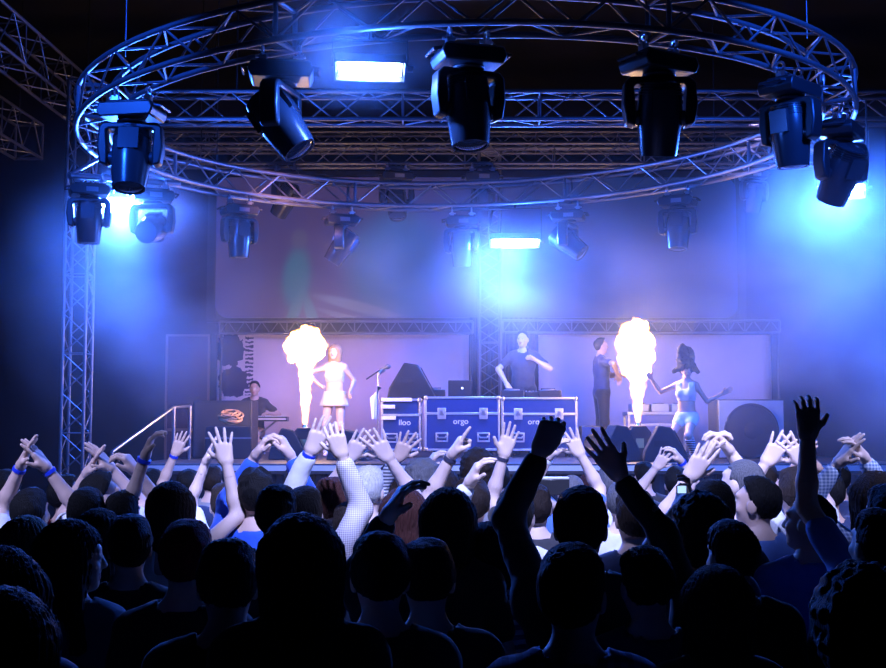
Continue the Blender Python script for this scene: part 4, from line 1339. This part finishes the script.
    crowd('person raising an open palm with a thin bracelet in front of the case joint', 536, 486, 6.6, arms=[('L', 508, 441, 6.7, 'open', 'B', 'dark'), ('R', 545, 496, 6.7, 'grip', 'L')], hair='short', hc='brown', shirt='charcoal', skin=2)
    crowd('person with grey head lifting two arms behind the camcorder', 572, 473, 7.4, arms=[('L', 555, 446, 7.5, 'relaxed', 'R', 'white'), ('R', 574, 443, 7.5, 'spread', 'F')], hair='buzz', hc='grey', shirt='blue', skin=2)
    crowd('person with small auburn head by the small outlined speaker', 593, 471, 8.6, hair='bob', hc='auburn', shirt='grey', fem=1)
    crowd('person with close cropped grey head below the silhouetted open hand', 622, 478, 6.4, hair='buzz', hc='grey', shirt='white', skin=2)
    crowd('person with smooth brown crown just in front of the cropped grey head', 634, 490, 5.3, hair='short', hc='brown', shirt='navy')
    crowd('person with short black hair holding one open hand by the striped leg warmers', 713, 481, 5.4, arms=[('L', 700, 462, 5.6, 'open', 'F')], hair='short', hc='black', shirt='black', skin=2)
    crowd('person with cropped grey hair joining both fists high before the subwoofer', 740, 457, 6.0, arms=[('L', 714, 438, 6.2, 'grip', 'R'), ('R', 720, 437, 6.2, 'grip', 'L')], hair='buzz', hc='grey', shirt='white', hy=45, skin=2)
    crowd('person with white shirt back waving both spread hands beside the subwoofer', 795, 468, 6.2, arms=[('L', 776, 449, 6.35, 'spread', 'F'), ('R', 796, 450, 6.35, 'spread', 'F', 'blue')], hair='short', hc='brown', shirt='white', skin=2)
    crowd('person clapping reddish hands behind the tall bare forearm', 828, 472, 7.0, arms=[('L', 804, 455, 7.1, 'open', 'R'), ('R', 811, 458, 7.1, 'open', 'L')], hair='short', hc='black', shirt='navy', skin=1)
    crowd('person with pale blue sleeve reaching the highest bare arm into the smoke', 888, 486, 4.6, arms=[('L', 808, 414, 4.75, 'claw', 'F')], hair='short', hc='black', shirt='blue', skin=1)
    crowd('person clapping in a patterned sleeve beside the dark head at the picture side', 875, 473, 5.6, arms=[('L', 849, 449, 5.7, 'open', 'R'), ('R', 856, 444, 5.7, 'relaxed', 'L')], hair='bob', hc='brown', shirt='print', sleeve='long', fem=1, skin=2)
    # ---- last rows before the stage
    crowd('person far in front by the handrail lifting one dim arm', 188, 470, 9.0, arms=[('L', 179, 444, 9.1, 'open', 'F', 'blue')], hair='short', hc='black', shirt='navy')
    crowd('person far in front with both small hands up below the striped leg warmers', 676, 467, 8.8, arms=[('L', 663, 459, 8.9, 'spread', 'F'), ('R', 675, 452, 8.9, 'relaxed', 'L', 'blue')], hair='short', hc='black', shirt='black', skin=2)
    for lb, px, py, Y, hs, hcol, sh in (
            ('person far in front between the curled hand and the handrail arm', 150, 469, 9.4, 'short', 'black', 'navy'),
            ('person far in front with pale shirt under the black side fill cabinet', 212, 466, 9.6, 'short', 'brown', 'grey'),
            ('person far in front just past the royal blue sleeves', 297, 465, 9.6, 'short', 'brown', 'white'),
            ('person far in front below the microphone stand', 392, 464, 9.2, 'bob', 'brown', 'grey'),
            ('person far in front below the joint of the two wide flight cases', 497, 463, 9.5, 'short', 'black', 'white'),
            ('person far in front with white shirt below the small outlined speaker', 610, 466, 8.4, 'short', 'grey', 'white'),
            ('person far in front below the tall oval flame', 645, 462, 10.2, 'short', 'black', 'charcoal'),
            ('person far in front below the subwoofer cone', 765, 463, 9.0, 'short', 'brown', 'navy'),
            ('person far in front at the dark end past the subwoofer', 838, 464, 9.4, 'short', 'black', 'navy')):
        crowd(lb, px, py, Y, hair=hs, hc=hcol, shirt=sh)

    # ---- things held up by the crowd
    def handheld(name, loc, size, label, cat, body_mat, screen=None, lens=True, rz=0.0):
        t = empty(name, loc, rz, label, cat)
        w, d, h = size
        MB().box((0, 0, 0), (w, d, h)).build('body', body_mat, t, .004)
        if screen is not None:
            MB().box((0, -d / 2 - .001, 0), (w * .80, .003, h * .82)).build('screen', screen, t)
        if lens: MB().cyl((w * .15, d / 2, 0), (w * .15, d / 2 + .02, 0), h * .32, n=20).build('lens', LENS, t)
        return t
    LIT = mat('lit_phone_screen', (.2, .3, .5), .2, emit=(.35, .55, 1.0), strength=1.6)
    handheld('phone', at(681.5, 489.5, 4.92), (.042, .012, .034), 'small phone with glowing blue screen in the wavy haired person\'s hand', 'phone', BLKP, LIT, lens=False)
    handheld('compact_camera', at(274, 441, 6.22), (.09, .026, .058), 'silver compact camera between two royal blue sleeves', 'camera', CASEALU)
    cmc = handheld('camcorder', at(553, 487, 6.72), (.17, .07, .085), 'dark camcorder with pale top held level before the grey head', 'camera', BLKP)
    MB().box((-.01, 0, .048), (.19, .06, .014)).build('top_cover', WHITEP, cmc, .005)

    # ---- people on the stage
    STG = 'people performing on the stage'
    legsA = {1: ((.09, 0, .93), (.13, .05, .50), (.13, -.02, .085)), -1: ((-.09, 0, .93), (-.10, .02, .50), (-.12, -.02, .085))}
    r, J, s = person('blond dancer in white crop top and short white skirt, hand on hip', at(335, 344.5, 17.4), STAGE_Z, yaw=172, hair='bob', hc='blond', shirt='white', sleeve='none', fem=1, skin=2,
                     legs=legsA, full=True, crop=1.17, arms={1: (at(322.5, 388, 17.35), 'fist', (1, 0, 0), (1, .1, .1)), -1: (at(349, 394, 17.3), 'relaxed', (1, 0, 0), (-.3, -1, 0))}, hy=-12)

    def skirt(root, z0, z1, r0, r1, m, name='skirt'):
        mb = MB(); n = 40; vs = []
        for j in range(7):
            t = j / 6; z = z0 + (z1 - z0) * t; r_ = r0 + (r1 - r0) * t
            for k in range(n):
                a = 2 * math.pi * k / n; w_ = 1 + .05 * t * math.sin(a * 9)
                vs.append((r_ * w_ * math.cos(a), r_ * .78 * w_ * math.sin(a), z))
        fs = [(j * n + k, j * n + (k + 1) % n, (j + 1) * n + (k + 1) % n, (j + 1) * n + k) for j in range(6) for k in range(n)]
        mb.add(vs, fs); o = mb.build(name, m, root); sd = o.modifiers.new('t', 'SOLIDIFY'); sd.thickness = .006
        return o

    def leg_cover(root, legs, a, b, g, m, name, sides=(-1, 1)):
        """a: start, b: end along hip(0)-knee(1)-ankle(2), one mesh per leg"""
        for sd in sides:
            P3 = [np.array(p, float) for p in legs[sd]]
            def pt(t): return P3[0] + (P3[1] - P3[0]) * t if t <= 1 else P3[1] + (P3[2] - P3[1]) * (t - 1)
            def rad(t): return (.088 - .032 * t if t <= 1 else .058 - .016 * (t - 1)) + g
            ts = np.linspace(a, b, 8)
            MB().path([Vector(pt(t)) for t in ts], [rad(t) for t in ts], n=16).build(name, m, root)

    skirt(r, 1.03, .80, .165, .225, CL['white'])
    leg_cover(r, legsA, 1.75, 2.05, .014, CL['white'], 'boot')
    legsD = {1: ((.09, 0, .90), (.18, .27, .61), (.17, .02, .335)), -1: ((-.09, 0, .90), (-.11, .30, .63), (-.14, .05, .335))}
    r, J, s = person('dancer in white crop top and shorts with black hair flying up, arms flung wide', at(686, 361, 15.6), at(686, 361, 15.6).z - 1.8 * .80, yaw=152, hair='wild', hc='black', shirt='white', sleeve='none', fem=1, skin=1,
                     legs=legsD, full=True, crop=1.17, arms={1: (at(648, 374, 15.7), 'open', (0, -1, -.4), (.1, -.2, -1)), -1: (at(727, 391, 15.5), 'open', (0, -1, -.4), (-.1, -.2, -1))}, hy=25, hp=-14)
    F = Field((-.26, -.2, .70), (.26, .2, 1.06), .014); F.ell((0, 0, .94), (.178, .128, .115), .04)
    for sd in (-1, 1): F.cone(legsD[sd][0], np.array(legsD[sd][0]) * .75 + np.array(legsD[sd][1]) * .25, .105, .10, .04)
    X, Y_, Z = F.grid(); F.cut(Z - 1.0 + 0 * X); link('shorts', mesh_from('shorts', *F.mesh(), [CL['white']]), r)
    CL['legstripe'] = stripes('cloth_leg_stripe', (.75, .75, .78), (.02, .02, .04), 9, 'Z')
    leg_cover(r, legsD, 1.12, 1.9, .016, CL['legstripe'], 'leg_warmer')
    person('singer in dark short sleeved shirt raising a microphone behind the flight cases', at(523, 331, 18.3), STAGE_Z, yaw=168, hair='short', hc='black', shirt='charcoal', sleeve='short', trousers='black',
           arms={-1: (at(529, 356, 18.12), 'fist', (-.6, -.2, 0), (-1, -.1, -.7)), 1: (at(509, 388, 18.05), 'relaxed', (0, .3, -1), None)}, hy=-14, skin=2, full=False)
    mp = at(527.5, 352, 18.09)
    mc = empty('microphone', mp, 0, 'small microphone in the fist of the singer in the dark shirt', 'microphone')
    MB().cyl((.03, 0, -.05), (0, 0, .05), .014, .017, n=12).build('handle', BLKP, mc)
    MB().lathe([(.003, -.022), (.02, -.012), (.024, 0), (.02, .014), (.003, .024)], Matrix.Translation((-.006, 0, .07)), n=14).build('grille_ball', GREYP, mc)
    person('dark clad man with dark short hair standing in profile beside the tall oval flame', at(601, 338, 18.4), STAGE_Z, yaw=-82, hair='short', hc='black', shirt='navy', sleeve='short', trousers='black',
           arms={-1: (at(622, 374, 18.3), 'relaxed', (0, 0, -1), None), 1: (at(619, 379, 18.2), 'relaxed', (0, 0, -1), None)}, skin=1)
    sit = {1: ((.09, 0, .93), (.13, .40, .90), (.13, .40, .46)), -1: ((-.09, 0, .93), (-.13, .40, .90), (-.13, .40, .46))}
    ptop = at(255, 381, 19.1)
    ms_ = 1.0
    person('musician in dark shirt sitting behind the keyboard, amber lit face', ptop, ptop.z - 1.775 * .93, yaw=175, hair='short', hc='black', shirt='charcoal', sleeve='short', legs=sit, full=True, skin=1,
           arms={1: (Vector((ptop.x - .18, 18.80, STAGE_Z + KZ + .09)), 'relaxed', (0, 0, -1), None), -1: (Vector((ptop.x + .22, 18.80, STAGE_Z + KZ + .09)), 'relaxed', (0, 0, -1), None)}, hy=0, hp=-8)
    stl = empty('stool', (ptop.x, 19.1, STAGE_Z), 0, 'black stool under the musician at the keyboard', 'stool')
    SZ = ptop.z - 1.775 * .93 + .86 * .93 - STAGE_Z
    MB().cyl((0, 0, max(SZ - .08, .1)), (0, 0, max(SZ - .02, .16)), .18, n=24).build('seat', BLKP, stl, .01)
    for k in range(3):
        a = k * 2.094; MB().cyl((.1 * math.cos(a), .1 * math.sin(a), max(SZ - .08, .1)), (.16 * math.cos(a), .16 * math.sin(a), 0), .014, n=8).build('leg', STEEL, stl)
    for m_ in MISSES:
        if m_: print('MISS', m_)

# ------------------------------------------------------------------ stage haze and smoke
def haze_material():
    m = bpy.data.materials.new('drifting_smoke'); m.use_nodes = True
    nt = m.node_tree; nt.nodes.remove(nt.nodes['Principled BSDF'])
    geo = nt.nodes.new('ShaderNodeNewGeometry'); pos = geo.outputs['Position']
    nz = nt.nodes.new('ShaderNodeTexNoise'); nz.inputs['Scale'].default_value = 0.6; nz.inputs['Detail'].default_value = 3.0
    nz.inputs['Roughness'].default_value = 0.55; nz.inputs['Distortion'].default_value = 0.5
    nt.links.new(pos, nz.inputs['Vector'])
    mr = nt.nodes.new('ShaderNodeMapRange'); mr.interpolation_type = 'SMOOTHSTEP'
    mr.inputs['From Min'].default_value = 0.36; mr.inputs['From Max'].default_value = 0.66
    mr.inputs['To Min'].default_value = 0.10; mr.inputs['To Max'].default_value = 2.1
    nt.links.new(nz.outputs['Fac'], mr.inputs['Value'])
    total = None
    for c, r, amp in HAZE_CLOUDS:
        mp = nt.nodes.new('ShaderNodeMapping'); mp.vector_type = 'TEXTURE'
        mp.inputs['Location'].default_value = c; mp.inputs['Scale'].default_value = r
        nt.links.new(pos, mp.inputs['Vector'])
        ln = nt.nodes.new('ShaderNodeVectorMath'); ln.operation = 'LENGTH'; nt.links.new(mp.outputs['Vector'], ln.inputs[0])
        s = nt.nodes.new('ShaderNodeMapRange'); s.interpolation_type = 'SMOOTHSTEP'
        s.inputs['From Min'].default_value = 1.0; s.inputs['From Max'].default_value = 0.15
        s.inputs['To Max'].default_value = amp
        nt.links.new(ln.outputs['Value'], s.inputs['Value'])
        total = s.outputs['Result'] if total is None else node_math(nt, 'ADD', total, s.outputs['Result'])
    cl = node_math(nt, 'MULTIPLY', total, mr.outputs['Result'])
    sep = nt.nodes.new('ShaderNodeSeparateXYZ'); nt.links.new(pos, sep.inputs[0])
    fy = nt.nodes.new('ShaderNodeMapRange'); fy.interpolation_type = 'SMOOTHSTEP'
    fy.inputs['From Min'].default_value = 9.0; fy.inputs['From Max'].default_value = 12.5
    nt.links.new(sep.outputs['Y'], fy.inputs['Value'])
    fz = nt.nodes.new('ShaderNodeMapRange'); fz.interpolation_type = 'SMOOTHSTEP'
    fz.inputs['From Min'].default_value = 5.3; fz.inputs['From Max'].default_value = 3.8
    nt.links.new(sep.outputs['Z'], fz.inputs['Value'])
    fx = nt.nodes.new('ShaderNodeMapRange'); fx.interpolation_type = 'SMOOTHSTEP'
    fx.inputs['From Min'].default_value = -5.2; fx.inputs['From Max'].default_value = -3.2
    nt.links.new(sep.outputs['X'], fx.inputs['Value'])
    base = node_math(nt, 'MULTIPLY', node_math(nt, 'MULTIPLY', node_math(nt, 'MULTIPLY', fy.outputs['Result'], fz.outputs['Result']), fx.outputs['Result']), HAZE_BASE)
    den = node_math(nt, 'ADD', base, cl)
    vs = nt.nodes.new('ShaderNodeVolumeScatter'); vs.inputs['Color'].default_value = (0.9, 0.94, 1.0, 1)
    vs.inputs['Anisotropy'].default_value = 0.25
    nt.links.new(den, vs.inputs['Density'])
    nt.links.new(vs.outputs[0], nt.nodes['Material Output'].inputs['Volume'])
    return m


HAZE_BASE = 0.009
HAZE_CLOUDS = (((0.9, 16.0, 3.8), (3.6, 3.2, 1.5), 0.065), ((4.9, 13.2, 3.2), (3.4, 3.8, 2.4), 0.10), ((-3.3, 13.4, 3.4), (1.7, 2.0, 1.7), 0.09), ((-.55, 8.95, 4.85), (.9, .7, .6), 0.22),
               ((0.9, 15.9, 4.1), (1.3, 1.2, .9), 0.20), ((-3.4, 13.75, 4.3), (.9, .8, .75), 0.36), ((3.9, 12.1, 4.2), (1.1, 1.2, .9), 0.13))
hz_ = MB().box((0.4, 15.0, 3.4), (13.0, 13.0, 5.6)).build('stage_haze', haze_material(), None, smooth=False)
tag(hz_, 'blue lit haze and drifting smoke filling the stage', 'haze', kind='stuff')
